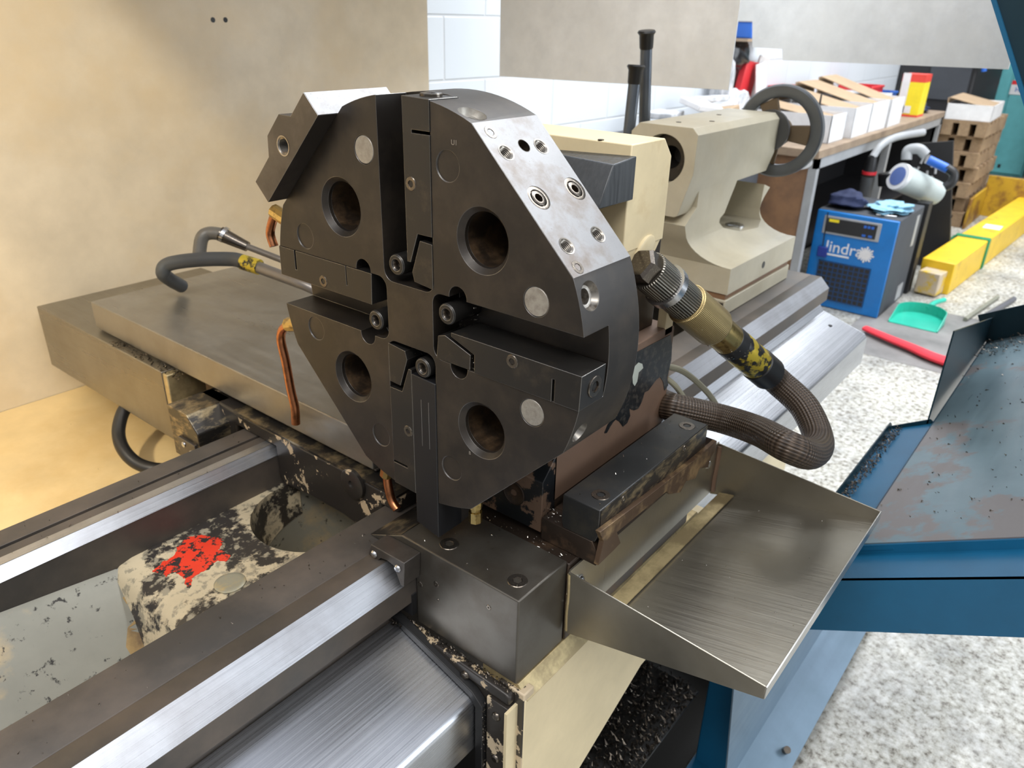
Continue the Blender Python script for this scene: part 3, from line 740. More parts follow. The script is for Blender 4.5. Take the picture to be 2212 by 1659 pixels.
# chute floor between the ways
CP = [(116, -560), (150, -550), (190, -527), (240, -493), (300, -448), (371.5, -409)]
CPL = [(116, -540), (150, -525), (190, -490), (240, -440), (300, -385), (371.5, -342)]
cvs = []
for xx, prf in ((-700, CPL), (wx + 12, CP)):
    cvs += [(xx, a, b) for a, b in prf] + [(xx, a, b - 14) for a, b in prf[::-1]]
obj('chip_chute', B().poly(cvs, [tuple(range(12)), tuple(range(23, 11, -1))] + [(i, i + 12, (i + 1) % 12 + 12, (i + 1) % 12) for i in range(12)]), castg, bed)
zch = lambda y: [(a[1] + (b[1] - a[1]) * (y - a[0]) / (b[0] - a[0])) for a, b in zip(CP, CP[1:]) if a[0] <= y <= b[0]][0]
zz_ = -480
for _ in range(30): zz_ = .5 * zz_ + .5 * zch(min(max(A(285, 1385, z=zz_).y, 117), 370))
pc = A(285, 1385, z=zz_)
st = patch(pc.x - 22, pc.y + 20, 44, 34, 0, 5, 90)
for v in st.bm.verts: v.co.z = (lambda f_: zch(min(max(v.co.y, 117), 371)) * (1 - f_) + f_ * (zch(min(max(v.co.y, 117), 371)) + 42))((wx + 12 - v.co.x) / (wx + 712)) + (1.4 if v.co.z > 0 else .2)
obj('ochre_stain', st, mat('ochre_stain', (.34, .22, .08, 1), .4, 0, (.12, .07, .03, 1), 20, .5, .7), bed, flat=True)
obj('chip_floor', B().box(wx - 40, 900, 117, 371, -610, -575), panp, bed)
obj('bed_pedestal', B().box(-1500, -700, 10, 470, -1200, -640).box(1150, 1590, 10, 470, -1200, -700), cream, bed, bevel=4)
obj('end_rib', B().box(1560, 1598, 116, 372, -640, -345).box(300, 340, 116, 372, -640, -400).box(700, 740, 116, 372, -640, -400), castg, bed)

# ------------------------------------------------------------------ stainless front cover of the bed
bc = thing('bed_front_cover', 'brushed stainless cover running along the front of the bed', 'way cover', (300, -100, -540))
def cov(x0, x1):
    return B().prism([(20, -430), (-118, -474), (-124, -480), (-126, -486), (-126, -560), (-122, -560), (-122, -487), (-116, -478), (20, -434)], 'x', x0, x1)
obj('left_cover_sheet', cov(-1500, -22), silv, bc, ang=50)
obj('right_cover_sheet', cov(512, 1628), silv, bc, ang=50)
obj('end_flange', B().prism([(20, -430), (-118, -474), (-126, -486), (-126, -560), (60, -560), (60, -430)], 'x', 1628, 1632), silv, bc)
obj('screw_hole', B().cyl((1560, -40, -450), (1560, -40, -447.6), 6), blkr, bc)
obj('upper_ledge', B().prism([(21, -412), (21, -434), (4, -440), (4, -434)], 'x', 512, 1628), silv, bc)
obj('cover_bracket', B().box(700, 740, -60, 20, -560, -470).box(-1400, -1360, -60, 20, -560, -470).box(1400, 1440, -60, 20, -560, -470), railg, bc)

# ================================================================== carriage
cg = thing('carriage', 'lathe carriage saddle with dull steel wings and chipped cream apron', 'lathe carriage', (150, 200, -640))
def slope_block():
    y0, y1 = -176, 17
    return B().prism([(y0, -430), (y0, -300), (y1, -300), (y1 + 62, -328.5), (-7, -328.8), (-7, -430)], 'x', -13, 84)
fw = obj('front_wing', slope_block(), coverd, cg, bevel=1.8, seg=3)
for (x, y) in ((14, -42), (15, -152)):
    screw(fw, (x, y, -300), (0, 0, 1), 12.5, 'countersunk_screw', oil, .8, .45)
for (px, py, r) in ((908, 1262, 4.2), (942, 1262, 4.6), (946, 1296, 2), (1056, 1312, 3.8)):
    c = A(px, py, x=-13); obj('small_screw', B().lathe(c, (-1, 0, 0), [(0, r), (.7, r * .8), (.7, r * .4), (-.5, r * .35), (-.5, .02)], 12, False), oil, fw)
# brass-coloured edge on the chamfer
obj('stained_chamfer', B().hexa([(-12, 18.5, -300.2), (84, 18.5, -300.2), (84, 78, -328.4), (-12, 78, -328.4), (-12, 18.5, -299.4), (84, 18.5, -299.4), (84, 79, -327.8), (-12, 79, -327.8)]), spat, fw)
# wiper bracket on the front way
wq = [A(px, py, x=-42) for px, py in ((801, 1176), (873, 1217), (872, 1268), (866, 1265), (850, 1222), (836, 1211), (822, 1206), (812, 1214), (795, 1203))]
wp = obj('wiper_bracket', B().prism([(v.y, v.z) for v in wq], 'x', -42, -13.2), steelb, cg, bevel=.8)
for (px, py) in ((808, 1197), (859, 1228)):
    c = A(px, py, x=-42.2)
    obj('wiper_screw', B().lathe(c, (-1, 0, 0), [(0, 5.4), (1.6, 4.9), (3, 3.1), (3.4, .05)], 18, False), brt, wp)
obj('wiper_rubber', B().prism([(20, -352), (-7, -380), (-7, -414), (12, -414), (12, -380)], 'x', -22, -13.4), blkr, cg)
# wiper frame for the stainless cover
f1 = obj('cover_wiper_rail', B().prism([(10, -432), (-170, -440), (-176, -444), (-176, -456), (-166, -456), (10, -452)], 'x', -26, -14), creamd, cg, bevel=2.5, seg=3)
f1b = obj('cover_wiper_lower', B().prism([(26, -434), (-116, -472), (-122, -478), (-140, -478), (-172, -452), (14, -448)], 'x', -22, -16), creamd, cg)
obj('rubber_seal', B().prism([(24, -428.5), (-118, -473), (-127.5, -485), (-127.5, -640), (-140, -640), (-140, -478), (-122, -462), (24, -416)], 'x', -34, -22), blkr, cg, bevel=1)
f2 = obj('cover_wiper_upright', B().box(-28, -14, -176, -142, -650, -460), creamc, cg, bevel=1)
for (y, z) in ((-34, -452), (-104, -456)):
    obj('rail_screw', B().lathe((-26, y, z + 4), (-1, 0, 0), [(0, 6.5), (1.5, 6), (3, 4), (3, .05)], 18, False), oil, f1)
for z in (-484, -560, -625):
    obj('rail_screw', B().lathe((-28, -158, z), (-1, 0, 0), [(0, 6.5), (1.5, 6), (3, 4), (3, .05)], 18, False), oil, f2)
obj('seal_screw', B().lathe((-30, 20, -440), (-1, 0, 0), [(0, 6), (2, 5), (2.6, .05)], 16, False), oil, cg)
# apron casting
obj('apron', B().prism([(-14, -446), (-14, -720), (110, -720), (300, -634), (420, -632), (505, -560), (505, -442), (86, -450), (-4, -450)], 'y', -191, -128), cream, cg, bevel=2)
obj('apron_edge', B().prism([(-14.6, -437), (-14.6, -720), (6, -720), (6, -437)], 'y', -190.5, -150), creamc, cg, bevel=2)
obj('stained_ledge', B().prism([(-120, -431), (-177, -431), (-192, -450), (-120, -450)], 'x', -10, 470), brz, cg, bevel=.6)
obj('edge_fin', B().box(-36, -14, -181, -177, -660, -458), cream, cg)
# bridge under the cross slide, cream chips on oily iron
bridge = B().prism([(-178, -430), (-178, -306), (640, -306), (640, -400), (466, -400), (466, -329), (-8, -329), (-8, -430)], 'x', 86, 430)
obj('bridge', bridge, rustd, cg, bevel=2)
def casting(y0, y1, x0, x1, z0, z1): return B().box(x0, x1, y0, y1, z0, z1)
obj('bridge_face', B().prism([(590, -302), (85, -302), (85, -328.5), (119, -328.5), (121, -380), (150, -398), (210, -388), (290, -388), (352, -396), (369, -384), (370.5, -328.5), (480, -328.5), (490, -400), (590, -400)], 'x', 44, 86), creamd, cg, bevel=5, seg=3)
obj('bridge_top_edge', B().box(43, 90, 86, 480, -303, -299), spat, cg)
obj('floor_below', B().box(430, 440, 640, 642, -400, -310), rustd, cg)
for (px, py) in ((765, 1043),):
    c = A(px, py, x=43)
    o = obj('boss', B().lathe(c, (-1, 0, 0), [(0, 24), (5, 24), (6, 22), (6, 6), (3, 5), (3, .05)], 28, False), creamd, cg)
# rear wing
rw = B().prism([(588, -398), (588, -302), (528, -302), (500, -330), (500, -398)], 'x', -15, 70)
rwo = obj('rear_wing', rw, spat, cg, bevel=2, seg=3)
obj('rear_wing_arm', B().hexa([(60, 484, -398), (130, 440, -398), (130, 600, -398), (60, 590, -398), (60, 492, -335), (130, 440, -322), (130, 600, -310), (60, 590, -310)]), creamd, cg, bevel=4, seg=3)
wr_ = obj('rear_wiper', B().box(-20, -15, 508, 560, -388, -352), steelb, rwo, bevel=.5)
for (y, z) in ((543, -362), (522, -371)):
    obj('wiper_screw', B().lathe((-20, y, z), (-1, 0, 0), [(0, 5.5), (1.5, 5), (2.8, 3), (3, .05)], 16, False), brt, wr_)

# ================================================================== cross slide way covers
c1 = thing('cross_slide_cover', 'long flat worn steel cover sheet behind the turret', 'way cover', (240, 580, -291))
obj('cover_sheet', B().box(60, 412, 152, 994, -291, -234), cover, c1, bevel=2.2, seg=3)
obj('cover_lip', B().box(64, 408, 150, 990, -294, -291), railg, c1)
c2 = thing('rear_cover_box', 'wide lower steel cover box under the flat cover, nearest the guard', 'way cover', (200, 900, -440))
obj('box_shell', B().box(40, 440, 705, 1234, -440, -297), mat('tan_reflection_tint', (.30, .27, .21, 1), .32, .75, (.22, .19, .14, 1), 6, .4, .7, brush=(60, 3, 60), bamt=.1), c2, bevel=2.5, seg=3)  # tan base colour stands in for the yellow pan's reflection
obj('end_notch', B().box(42, 120, 690, 712, -420, -300), brz, c2, bevel=2)
obj('under_bracket', B().box(120, 360, 640, 1100, -470, -440), rustd, c2)
swl = []
rnd = random.Random(4)
for i in range(150):
    swl.append((rnd.uniform(40, 60), rnd.uniform(640, 905), -296 + rnd.uniform(0, 5)))
swarf_bits(swl, swd, 'metal_swarf', 'dark wet swarf wedged under the edge of the flat cover', (2, 6), seed=11)

# rear hanging cable loop under cover box
cc = B().tube([A(a, b, z=c_) for a, b, c_ in ((286, 866, -438), (266, 890, -452), (256, 932, -478), (266, 970, -500), (297, 1001, -520), (345, 1014, -528), (400, 1006, -528))], 13, 14)
tag(obj('cable_loop', cc, blkr), 'black looped cable hanging beneath the rear cover box', 'cable')

# ================================================================== turret drive housing
H = thing('turret_housing', 'rusty black turret housing with cream painted motor cover', 'turret housing', (260, 60, -300))
hb = B().prism([(130, -262), (425, -262), (425, -104), (418, -98), (150, -98), (130, -150)], 'y', -118, 140)
hbo = obj('housing_body', hb, rust, H, bevel=1.5)
cp = lambda X, Y: A(X / 2.56 + 1015, Y / 2.56 + 648, y=-118)
pq = [cp(*q_) for q_ in ((800, 330), (900, 300), (1000, 246), (1108, 192), (1116, 260), (1112, 330), (1098, 390), (1088, 430), (1095, 470), (1075, 500), (1066, 450), (1050, 425), (1030, 440), (1000, 480), (985, 500), (965, 510), (950, 560), (930, 600), (905, 610), (880, 600), (885, 640), (868, 680), (845, 700), (825, 672), (805, 660), (790, 676), (775, 700), (755, 735), (742, 735), (760, 690), (790, 650), (815, 640), (830, 560), (800, 480))]
pp = obj('black_paint_patch', B().prism([(v.x, v.z) for v in pq], 'y', -118.7, -117.8), mat('flaking_black_paint', (.012, .014, .016, 1), .35, .1, (.05, .045, .04, 1), 90, .5, .6, bump=.15, bs=300), hbo, flat=True)
pq = [cp(*q_) for q_ in ((905, 370), (930, 345), (950, 352), (955, 375), (930, 400), (922, 450), (908, 475), (898, 460), (896, 420))]
obj('pale_paint_patch', B().prism([(v.x, v.z) for v in pq], 'y', -119.1, -118.2), mat('pale_green_paint', (.48, .52, .46, 1), .5), hbo, flat=True)
obj('base_block', B().hexa([(106, -118, -298), (135, -118, -275), (135, 140, -275), (106, 140, -298), (106, -118, -222), (135, -118, -192), (135, 140, -192), (106, 140, -222)]), rustp, H, bevel=1.2)
obj('base_plate', B().box(135, 425, -116, 140, -296, -262), rustd, H, bevel=1.5)
bc_ = A(1110, 1064, x=106)
obj('round_boss', B().lathe(bc_, (-1, 0, 0), [(-1, 18), (.8, 18), (1.4, 16.5), (.6, 15), (.6, 5), (-1, 4), (-1, .05)], 28, False), rustd, H)
obj('spindle_neck', B().cyl((100, 0, 0), (142, 0, 0), 105, n=48), rustd, H)
obj('drive_case', B().box(140, 400, -95, 150, -100, 36), rustd, H, bevel=4)
obj('support_strip', B().box(395, 418, -118, -104, -110, -40), cream, H, bevel=1)
mc = B().prism([(268, 38), (372, 38), (372, 148), (350, 172), (268, 172)], 'y', -110, 320)
mco = obj('motor_cover', mc, cream, H, bevel=1.5)
mcl = obj('lower_motor_cover', B().prism([(268, 40), (372, 40), (345, 8), (290, 8)], 'y', -108, 300), cream, H, bevel=1.5)
for (px, py) in ((1298, 303),):
    c = A(px, py, z=172); obj('cover_screw', B().cyl(c, c + Vector((0, 0, 1.2)), 4), oil, mco)
obj('dark_bracket', B().hexa([(200, -112, 106), (268, -118, 108), (268, 60, 106), (190, 60, 106), (226, -112, 154), (268, -118, 160), (268, 90, 150), (235, 40, 158)]), mat('dark_brushed_sheet', (.085, .09, .095, 1), .42, .5, brush=(200, 200, 4), bamt=.3), H, bevel=1.5)
fl = obj('junction_box_flange', B().lathe((330, -104, 22), (0.1, -1, -.2), [(-8, 30), (3, 30), (5, 27), (5, .05)], 24, False), cream, H)

# ================================================================== cross slide and its clamp
cs = thing('cross_slide', 'dark steel dovetail cross slide block carrying the turret', 'cross slide', (250, -170, -306))
up = B().prism([(-204, -262), (-204, -224), (-150, -224), (-150, -264), (-153, -272), (-200, -272)], 'x', 105, 392)
upo = obj('clamp_bar', up, mat('dark_clamp_steel', (.035, .036, .036, 1), .36, .5, (.08, .07, .05, 1), 12, .5, .8, edge=(.4, .4, .4, 1), rv=.05), cs, bevel=.8)
for (px, py) in ((1298, 1069), (1484, 920)):
    c = A(px, py, z=-224); screw(upo, (c.x, min(max(c.y, -190), -164), -224), (0, 0, 1), 12, 'countersunk_screw', oil, .8, .45)
obj('slide_base', B().prism([(-205, -305), (-205, -285), (-197, -272), (-120, -272), (-120, -305)], 'x', 104, 134), rustd, cs, bevel=.8)
obj('slide_rail', B().prism([(-205, -286), (-205, -284), (-200, -272), (-120, -272), (-120, -305), (-176, -305), (-176, -286)], 'x', 134, 440), rustd, cs)
gq = [A(px, py, y=-212) for px, py in ((1296, 1150), (1400, 1072), (1500, 994), (1549, 952), (1546, 972), (1535, 990), (1530, 1010), (1512, 1012), (1502, 1034), (1482, 1040), (1470, 1064), (1446, 1068), (1440, 1062), (1333, 1150), (1341, 1173), (1325, 1190), (1292, 1222), (1304, 1170))]
obj('dovetail_gib', B().prism([(v.x, v.z) for v in gq], 'y', -212, -205), mat('rusty_gib', (.10, .06, .035, 1), .4, .4, (.30, .20, .10, 1), 22, .5, .65), cs, bevel=.6)
obj('stained_side', B().box(107, 392, -205, -204.2, -262, -225), spat, cs, flat=True)
for (px, py) in ((1347, 1078), (1479, 968)):
    c = A(px, py, y=-205); obj('side_screw', B().lathe(c, (0, -1, 0), [(0, 5.5), (.8, 5), (.4, 2.4), (-1, 2), (-1, .05)], 14, False), oil, cs)

# ================================================================== silver chip tray
tr = thing('chip_tray', 'folded bare steel chip tray sticking out from the carriage front', 'chip tray', (300, -300, -412))
th = 2.0
# back plate
bp = obj('back_plate', B().box(84, 508, -182, -179.8, -406, -312), tray_m, tr)
for (px, py) in ((1252, 1254), (1528, 1003)):
    c = A(px, py, y=-182)
    obj('plate_bolt', B().lathe(c, (0, -1, 0), [(0, 9), (1, 9), (1.4, 7.4), (4, 6.4), (5.5, 4), (6, .05)], 20, False), brt, bp)
    # two side plates
for x0, nm in ((82, 'near_side_plate'), (506, 'far_side_plate')):
    obj(nm, B().prism([(-180, -314), (-180, -412), (-437, -349), (-437, -331)], 'x', x0, x0 + 2), tray_m, tr, bevel=.4)
obj('tray_floor', B().prism([(-196, -407), (-437, -349), (-437, -347), (-196, -405)], 'x', 84, 506), tray_m, tr)
obj('front_lip', B().prism([(-437, -349), (-439, -348), (-439, -331), (-437, -331)], 'x', 82, 508), mat('bright_folded_edge', (.62, .61, .58, 1), .3, .9), tr, bevel=.5)
obj('stained_strip', B().hexa([(88, -200, -398), (496, -200, -398), (500, -223, -396), (84, -223, -396), (88, -200, -396), (496, -200, -396), (500, -223, -393.5), (84, -223, -393.5)]), brz, tr)
obj('weld_bead', B().tube([(506, -184, -318), (506, -184, -350), (505, -183, -380), (505, -184, -404)], 4.5, 8), rust, tr)
obj('weld_bead', B().tube([(84, -181, -318), (84, -182, -350), (84, -181, -380), (84, -182, -408)], 3.0, 8), brz, tr)
# ================================================================== coolant hose and coupling
hp = [A(1383, 570, y=-122), A(1425, 600, y=-130), A(1520, 690, y=-165), A(1640, 790, y=-222)]
P0, P3 = hp[0], A(1640, 790, y=-215)
dirv = (P3 - P0); LN = dirv.length; dv = dirv.normalized()
hs = thing('coolant_hose', 'thick brown braided hose with brass and yellow banded coupling looping beside the turret', 'hose', (500, -230, -300))
def seg(name, a, b, prof, m, par=None, n=36):
    """coupling piece between fractions a..b of the straight run, prof in (fraction, radius)"""
    L = (b - a) * LN
    return obj(name, B().lathe(P0 + dv * (a * LN), dv, [(f * L, r) for f, r in prof], n), m, par or hs, ang=30)
c0 = seg('hex_collar', -.01, .06, [(0, 20), (.2, 24), (.8, 24), (1, 20)], oil, n=6)
seg('ribbed_sleeve', .05, .17, [(0, 25), (.04, 27), (.96, 27), (1, 25)], ribd)
seg('steel_ring', .17, .21, [(0, 27), (.1, 31), (.9, 31), (1, 27)], brt)
seg('ribbed_sleeve', .21, .34, [(0, 25), (.04, 26.5), (.96, 26.5), (1, 25)], ribd)
seg('knurled_nut', .34, .58, [(0, 26), (.03, 30), (.94, 30), (1, 28)], knurl)
seg('brass_body', .58, .72, [(0, 24), (.1, 24.5), (.95, 24.5), (1, 23)], brass)
seg('black_band', .70, .77, [(0, 24), (.05, 25.2), (.95, 25.2), (1, 24)], blkr)
seg('yellow_sleeve', .77, .99, [(0, 24.5), (.05, 25.5), (.9, 25.5), (1, 24.5)], yelring)
seg('end_ferrule', .97, 1.10, [(0, 25), (.05, 27), (.95, 27), (1, 25)], blkr)
s0 = P0 + dv * LN * 1.06
hpts = [s0, s0 + dv * 45, A(1738, 880, y=-285), A(1768, 950, y=-325), A(1752, 980, y=-338), A(1705, 966, y=-322), A(1640, 932, y=-262), A(1560, 905, y=-195), A(1456, 881, y=-134), A(1444, 876, y=-112), Vector((456, -60, -246)), Vector((456, 0, -246))]
obj('braided_hose', B().tube(hpts, 22.5, 28, 10), braid, hs, ang=80)

rnd = random.Random(12); q = []
for i in range(150):
    f = rnd.uniform(.05, .78); rr_ = 27 + (3 if .34 < f < .58 else 0); a = rnd.uniform(-2.4, -.2)
    u_ = dv.cross(Vector((0, 0, 1))).normalized(); w_ = u_.cross(dv).normalized()
    q.append(P0 + dv * (f * LN) + (u_ * math.cos(a) + w_ * math.sin(a)) * (rr_ - .6))
swarf_bits(q, glit, 'metal_swarf', 'tiny bright chips clinging to the hose coupling', (.8, 2.4), seed=51)
# thin pale cables behind the hose
cb = B().tube([A(1437, 790, x=432), A(1480, 805, x=470), A(1530, 850, x=520), A(1560, 900, x=560), A(1566, 925, x=560)], 5, 10)
tag(obj('thin_cable', cb, yelt), 'pale thin cable arching behind the braided hose, upper one', 'cable')
cb = B().tube([A(1437, 815, x=432), A(1460, 835, x=450), A(1485, 870, x=480), A(1505, 890, x=500)], 4.5, 10)
tag(obj('thin_cable', cb, yelt), 'shorter pale thin cable just under the upper arching cable', 'cable')

# rear hoses behind the turret
h1 = thing('rubber_hose', 'dark rubber hose lying over the flat cover with brass ferrule', 'hose', (150, 800, -230))
obj('hose_body', B().tube([A(392, 618, y=905), A(366, 603, y=880), A(352, 588, y=866), A(366, 570, y=855), A(430, 561, y=800), A(500, 560, y=740), A(528, 566, y=705)], 14, 18), greyh, h1)
obj('brass_ferrule', B().tube([A(524, 566, y=707), A(560, 577, y=672)], 15, 18, 1), yelring, h1)
obj('steel_tube', B().tube([A(556, 577, y=675), A(660, 616, y=560), A(740, 648, y=480), Vector((205, 150, -60))], [11.5, 9], 16, 4), mat('grey_tube', (.22, .20, .18, 1), .35, .6), h1)
h2 = thing('elbow_pipe', 'grey bent conduit with clamped joint behind the rubber hose', 'pipe', (200, 760, -200))
obj('bent_pipe', B().tube([A(430, 552, y=830), A(436, 515, y=830), A(452, 504, y=822), A(480, 506, y=800)], 13, 18), mat('grey_flex_pipe', (.17, .16, .14, 1), .4, .3), h2)
obj('joint_sleeve', B().tube([A(476, 505, y=802), A(505, 519, y=780), A(535, 533, y=755)], [15, 10], 18, 3), oil, h2)
cl = A(484, 507, y=796); obj('hose_clip', B().lathe(cl, A(505, 519, y=780) - cl, [(-3, 16.5), (4, 16.5)], 24), brt, h2)
obj('thin_tube', B().tube([A(530, 531, y=758), A(620, 566, y=670), A(720, 605, y=560), Vector((215, 150, -20))], 6.5, 12, 4), mat('grey_tube', (.22, .20, .18, 1), .35, .6), h2)

# ================================================================== tailstock
ts = thing('tailstock', 'cream painted lathe tailstock with large ring handwheel', 'tailstock', (1310, 260, -330))
# base and foot plate straddling the bed
obj('foot_plate', B().box(1108, 1516, 88, 470, -329, -290), creamt, ts, bevel=2)
obj('bronze_shim', B().box(1112, 1512, 92, 466, -290, -275), brownb, ts, bevel=1)
def frust(zs):
    """stacked rectangular sections: (z, x0, x1, y0, y1)"""
    vs = []; fs = []
    for (z, x0, x1, y0, y1) in zs: vs += [(x0, y0, z), (x1, y0, z), (x1, y1, z), (x0, y1, z)]
    fs.append((3, 2, 1, 0)); k = 4 * (len(zs) - 1); fs.append((k, k + 1, k + 2, k + 3))
    for i in range(len(zs) - 1):
        a = 4 * i
        for j in range(4): fs.append((a + j, a + (j + 1) % 4, a + 4 + (j + 1) % 4, a + 4 + j))
    return B().poly(vs, fs)
cw = lambda X, Y, y=190: A(X / 2.694 + 1123, Y / 2.694 + 130, y=y)
Lp = sorted([(q_.z, q_.x) for q_ in (cw(1030, 860), cw(960, 960), cw(970, 1050), cw(1030, 1100))])
Rp = sorted([(q_.z, q_.x) for q_ in (cw(1480, 700), cw(1430, 780), cw(1395, 850), cw(1400, 890))])
def itp(P_, z):
    if z <= P_[0][0]: return P_[0][1]
    for (a, b), (c_, d_) in zip(P_, P_[1:]):
        if z <= c_: return b + (d_ - b) * (z - a) / (c_ - a)
    return P_[-1][1]
secs = [(-275, 1108, 1520, 86, 470), (-212, 1108, 1520, 86, 470)]
for i in range(1, 9):
    a = (PI / 2) * i / 8; y = 88 + 102 * math.sin(a); z = -212 + 62 * (1 - math.cos(a))
    f = i / 8
    secs.append((z, 1108 + (itp(Lp, -150) - 1108) * f ** 2, 1520 + (itp(Rp, -150) - 1520) * f ** .7, y, 470 - 120 * math.sin(a)))
for z in (-135, -120, -100, -84, -68, -50, -30):
    secs.append((z, itp(Lp, z), itp(Rp, z), 190, 345))
secs = [(z, min(a, 1190), min(b, 1500 if z > -100 else b), c_, d_) for z, a, b, c_, d_ in secs]
col = frust(secs)
wp_ = [cw(*q_, y=190) for q_ in ((1265, 700), (1440, 640), (1395, 870), (1380, 925), (1340, 965), (1250, 990), (1180, 975), (1160, 945), (1165, 920), (1190, 890))]
win = B().prism([(q_.x, q_.z) for q_ in wp_], 'y', 60, 320)
col = cutb(col, win)
# front undercut so that only a curved neck joins the barrel
neck = B().prism([(1000, -60), (1000, -190), (1112, -190), (1118, -170), (1140, -132), (1180, -90), (1150, -55)], 'y', 60, 600)
bodyo = obj('column_casting', col, creamt, ts, bevel=3, seg=3, ang=45)
# barrel
sec = [(176, 84), (190, 98), (322, 98), (342, 78), (342, -10), (322, -100), (212, -100), (204, -96), (177, 0)]
bar = B().prism(sec, 'x', 1040, 1505)
bar = cutb(bar, win)
bar = cutb(bar, B().cyl((1030, 256, 25), (1200, 256, 25), 54, n=48))
obj('barrel', bar, creamt, ts, bevel=5, seg=3, ang=40)
obj('quill', B().lathe((1150, 256, 25), (-1, 0, 0), [(0, 53), (70, 53), (72, 51), (72, 26), (20, 18), (20, .05)], 48, False), mat('dark_quill', (.05, .045, .04, 1), .35, .6, rv=.1), ts)
for (px, py) in ((1466, 264), (1606, 235), (1538, 262), (1553, 248)):
    c = A(px, py, z=98); obj('top_hole', B().cyl(c, c + Vector((0, 0, .8)), 6), dhole, ts)
c = cw(1250, 960, y=215); c.z = -212; obj('clamp_nut', B().lathe(c, (0, 0, 1), [(0, 30), (4, 30), (5, 25), (30, 25), (32, 21)], 12), brt, ts)
c = A(1649, 572, y=86); obj('oval_slot', B().lathe(c, (0, -1, 0), [(0, 9), (.6, 9), (.7, .05)], 24, False), blkr, ts)
for (px, py) in ((1525, 664), (1549, 672)):
    c = A(px, py, x=1106); obj('gib_screw', B().lathe(c, (-1, 0, 0), [(0, 7), (3, 5), (4, .05)], 16, False), brt, ts)
obj('wiper_plate', B().box(1100, 1108, 92, 200, -328, -296), rustd, ts)
# handwheel
hx, hy, hz = 1570, 200, 52
obj('bearing_boss', B().lathe((1505, hy, hz), (1, 0, 0), [(0, 52), (10, 52), (14, 46), (26, 40), (30, 34)], 36), mat('dark_cast_boss', (.10, .10, .10, 1), .45, .5), ts)
hx, hy, hz = 1560, 194, 46
wh = B(); n1 = 72
sec_ = [(-9, 86), (-12, 90), (-12, 114), (-8, 118), (8, 118), (12, 114), (12, 90), (9, 86)]
rg = [[wh.bm.verts.new((hx + a_, hy + r_ * math.cos(2 * PI * i / n1), hz + r_ * math.sin(2 * PI * i / n1))) for a_, r_ in sec_] for i in range(n1)]
for i in range(n1):
    for j in range(8):
        wh.bm.faces.new((rg[i][j], rg[(i + 1) % n1][j], rg[(i + 1) % n1][(j + 1) % 8], rg[i][(j + 1) % 8]))
wo_ = obj('handwheel', wh, wheelm, ts, ang=40)
for dg in (62, 182, 286):
    a = math.radians(dg); w0, w1 = .62, .30; r0, r1 = 34, 88
    vv = []
    for xx in (hx - 6, hx + 4):
        vv += [(xx - 8, hy + r0 * math.cos(a - w0), hz + r0 * math.sin(a - w0)), (xx, hy + r1 * math.cos(a - w1), hz + r1 * math.sin(a - w1)), (xx, hy + r1 * math.cos(a + w1), hz + r1 * math.sin(a + w1)), (xx - 8, hy + r0 * math.cos(a + w0), hz + r0 * math.sin(a + w0))]
    obj('wheel_spoke', B().hexa(vv), mat('brown_metal', (.16, .11, .06, 1)), wo_, bevel=3)
obj('wheel_hub', B().lathe((hx - 34, hy, hz), (1, 0, 0), [(0, 30), (20, 38), (40, 36), (46, 20)], 32), mat('brown_metal', (.16, .11, .06, 1)), wo_)
obj('wheel_handle', B().lathe((hx, hy - 62, hz - 84), (1, 0, 0), [(0, 10), (10, 12), (70, 15), (90, 13), (98, .05)], 20, False), mat('grey_white_grip', (.6, .6, .62, 1), .4), wo_)

# two clamp levers behind the tailstock
def lever(px0, py0, px1, py1, kpx, kpy, y, lab):
    a = A(px0, py0, y=y); b_ = A(kpx, kpy, y=y); c = A(px1, py1, y=y); d = (b_ - a).normalized()
    a2 = a - d * ((a.z + 20) / d.z) if abs(d.z) > .1 else a
    t = thing('clamp_lever', lab, 'lever', (a2.x, a2.y, a2.z), 'tailstock clamp levers')
    obj('lever_rod', B().tube([a2, b_], 14, 20, 1), rodm, t)
    obj('lever_grip', B().lathe(b_, d, [(0, 14.5), (4, 16), (c - b_).length * .0 + 30 and (30, 17), ((c - b_).length - 4, 21.5), ((c - b_).length, 19)], 24), kblk, t)
    obj('pivot_boss', B().cyl((a2.x, 343, a2.z), (a2.x, a2.y + 16, a2.z), 24), rodm, t)
lever(1358, 290, 1376, 140, 1370, 182, 385, 'shorter grey clamp lever with black grip in front of its twin')
lever(1392, 262, 1403, 66, 1396, 106, 395, 'taller grey clamp lever with black grip nearer the handwheel')

# ================================================================== hanging guard sheets
t = thing('hanging_sheet', 'pale grey hanging guard sheet nearest the beige guard', 'guard sheet', (1502, 700, 130))
obj('sheet_panel', B().prism([(1118, 131), (326, 143), (326, 1100), (1118, 1100)], 'x', 1500, 1505), whitep, t, bevel=1)
obj('hanger_bar', B().box(1490, 1515, 250, 1278, 1100, 1130), steelb, t)
t = thing('hanging_sheet', 'large pale grey sheet with square notch hanging above the workbench', 'guard sheet', (2002, 200, 200))
yl = A(1625, 100, x=2000).y; q1 = A(1625, 45, x=2000); q2 = A(1590, 45, x=2000); q3 = A(1625, 102, x=2000); q4 = A(1690, 106, x=2000); q5 = A(1690, 130, x=2000); q6 = A(2178, 150, x=2000)
obj('sheet_panel', B().prism([(q2.y + 200, q2.z), (q1.y, q1.z), (q3.y, q3.z), (q4.y, q4.z), (q5.y, q5.z), (q6.y, q6.z), (q6.y, 1500), (q2.y + 200, 1500)], 'x', 2000, 2005), whitep, t)
obj('hanger_bar', B().box(1990, 2015, -400, 1481, 1500, 1530), steelb, t)

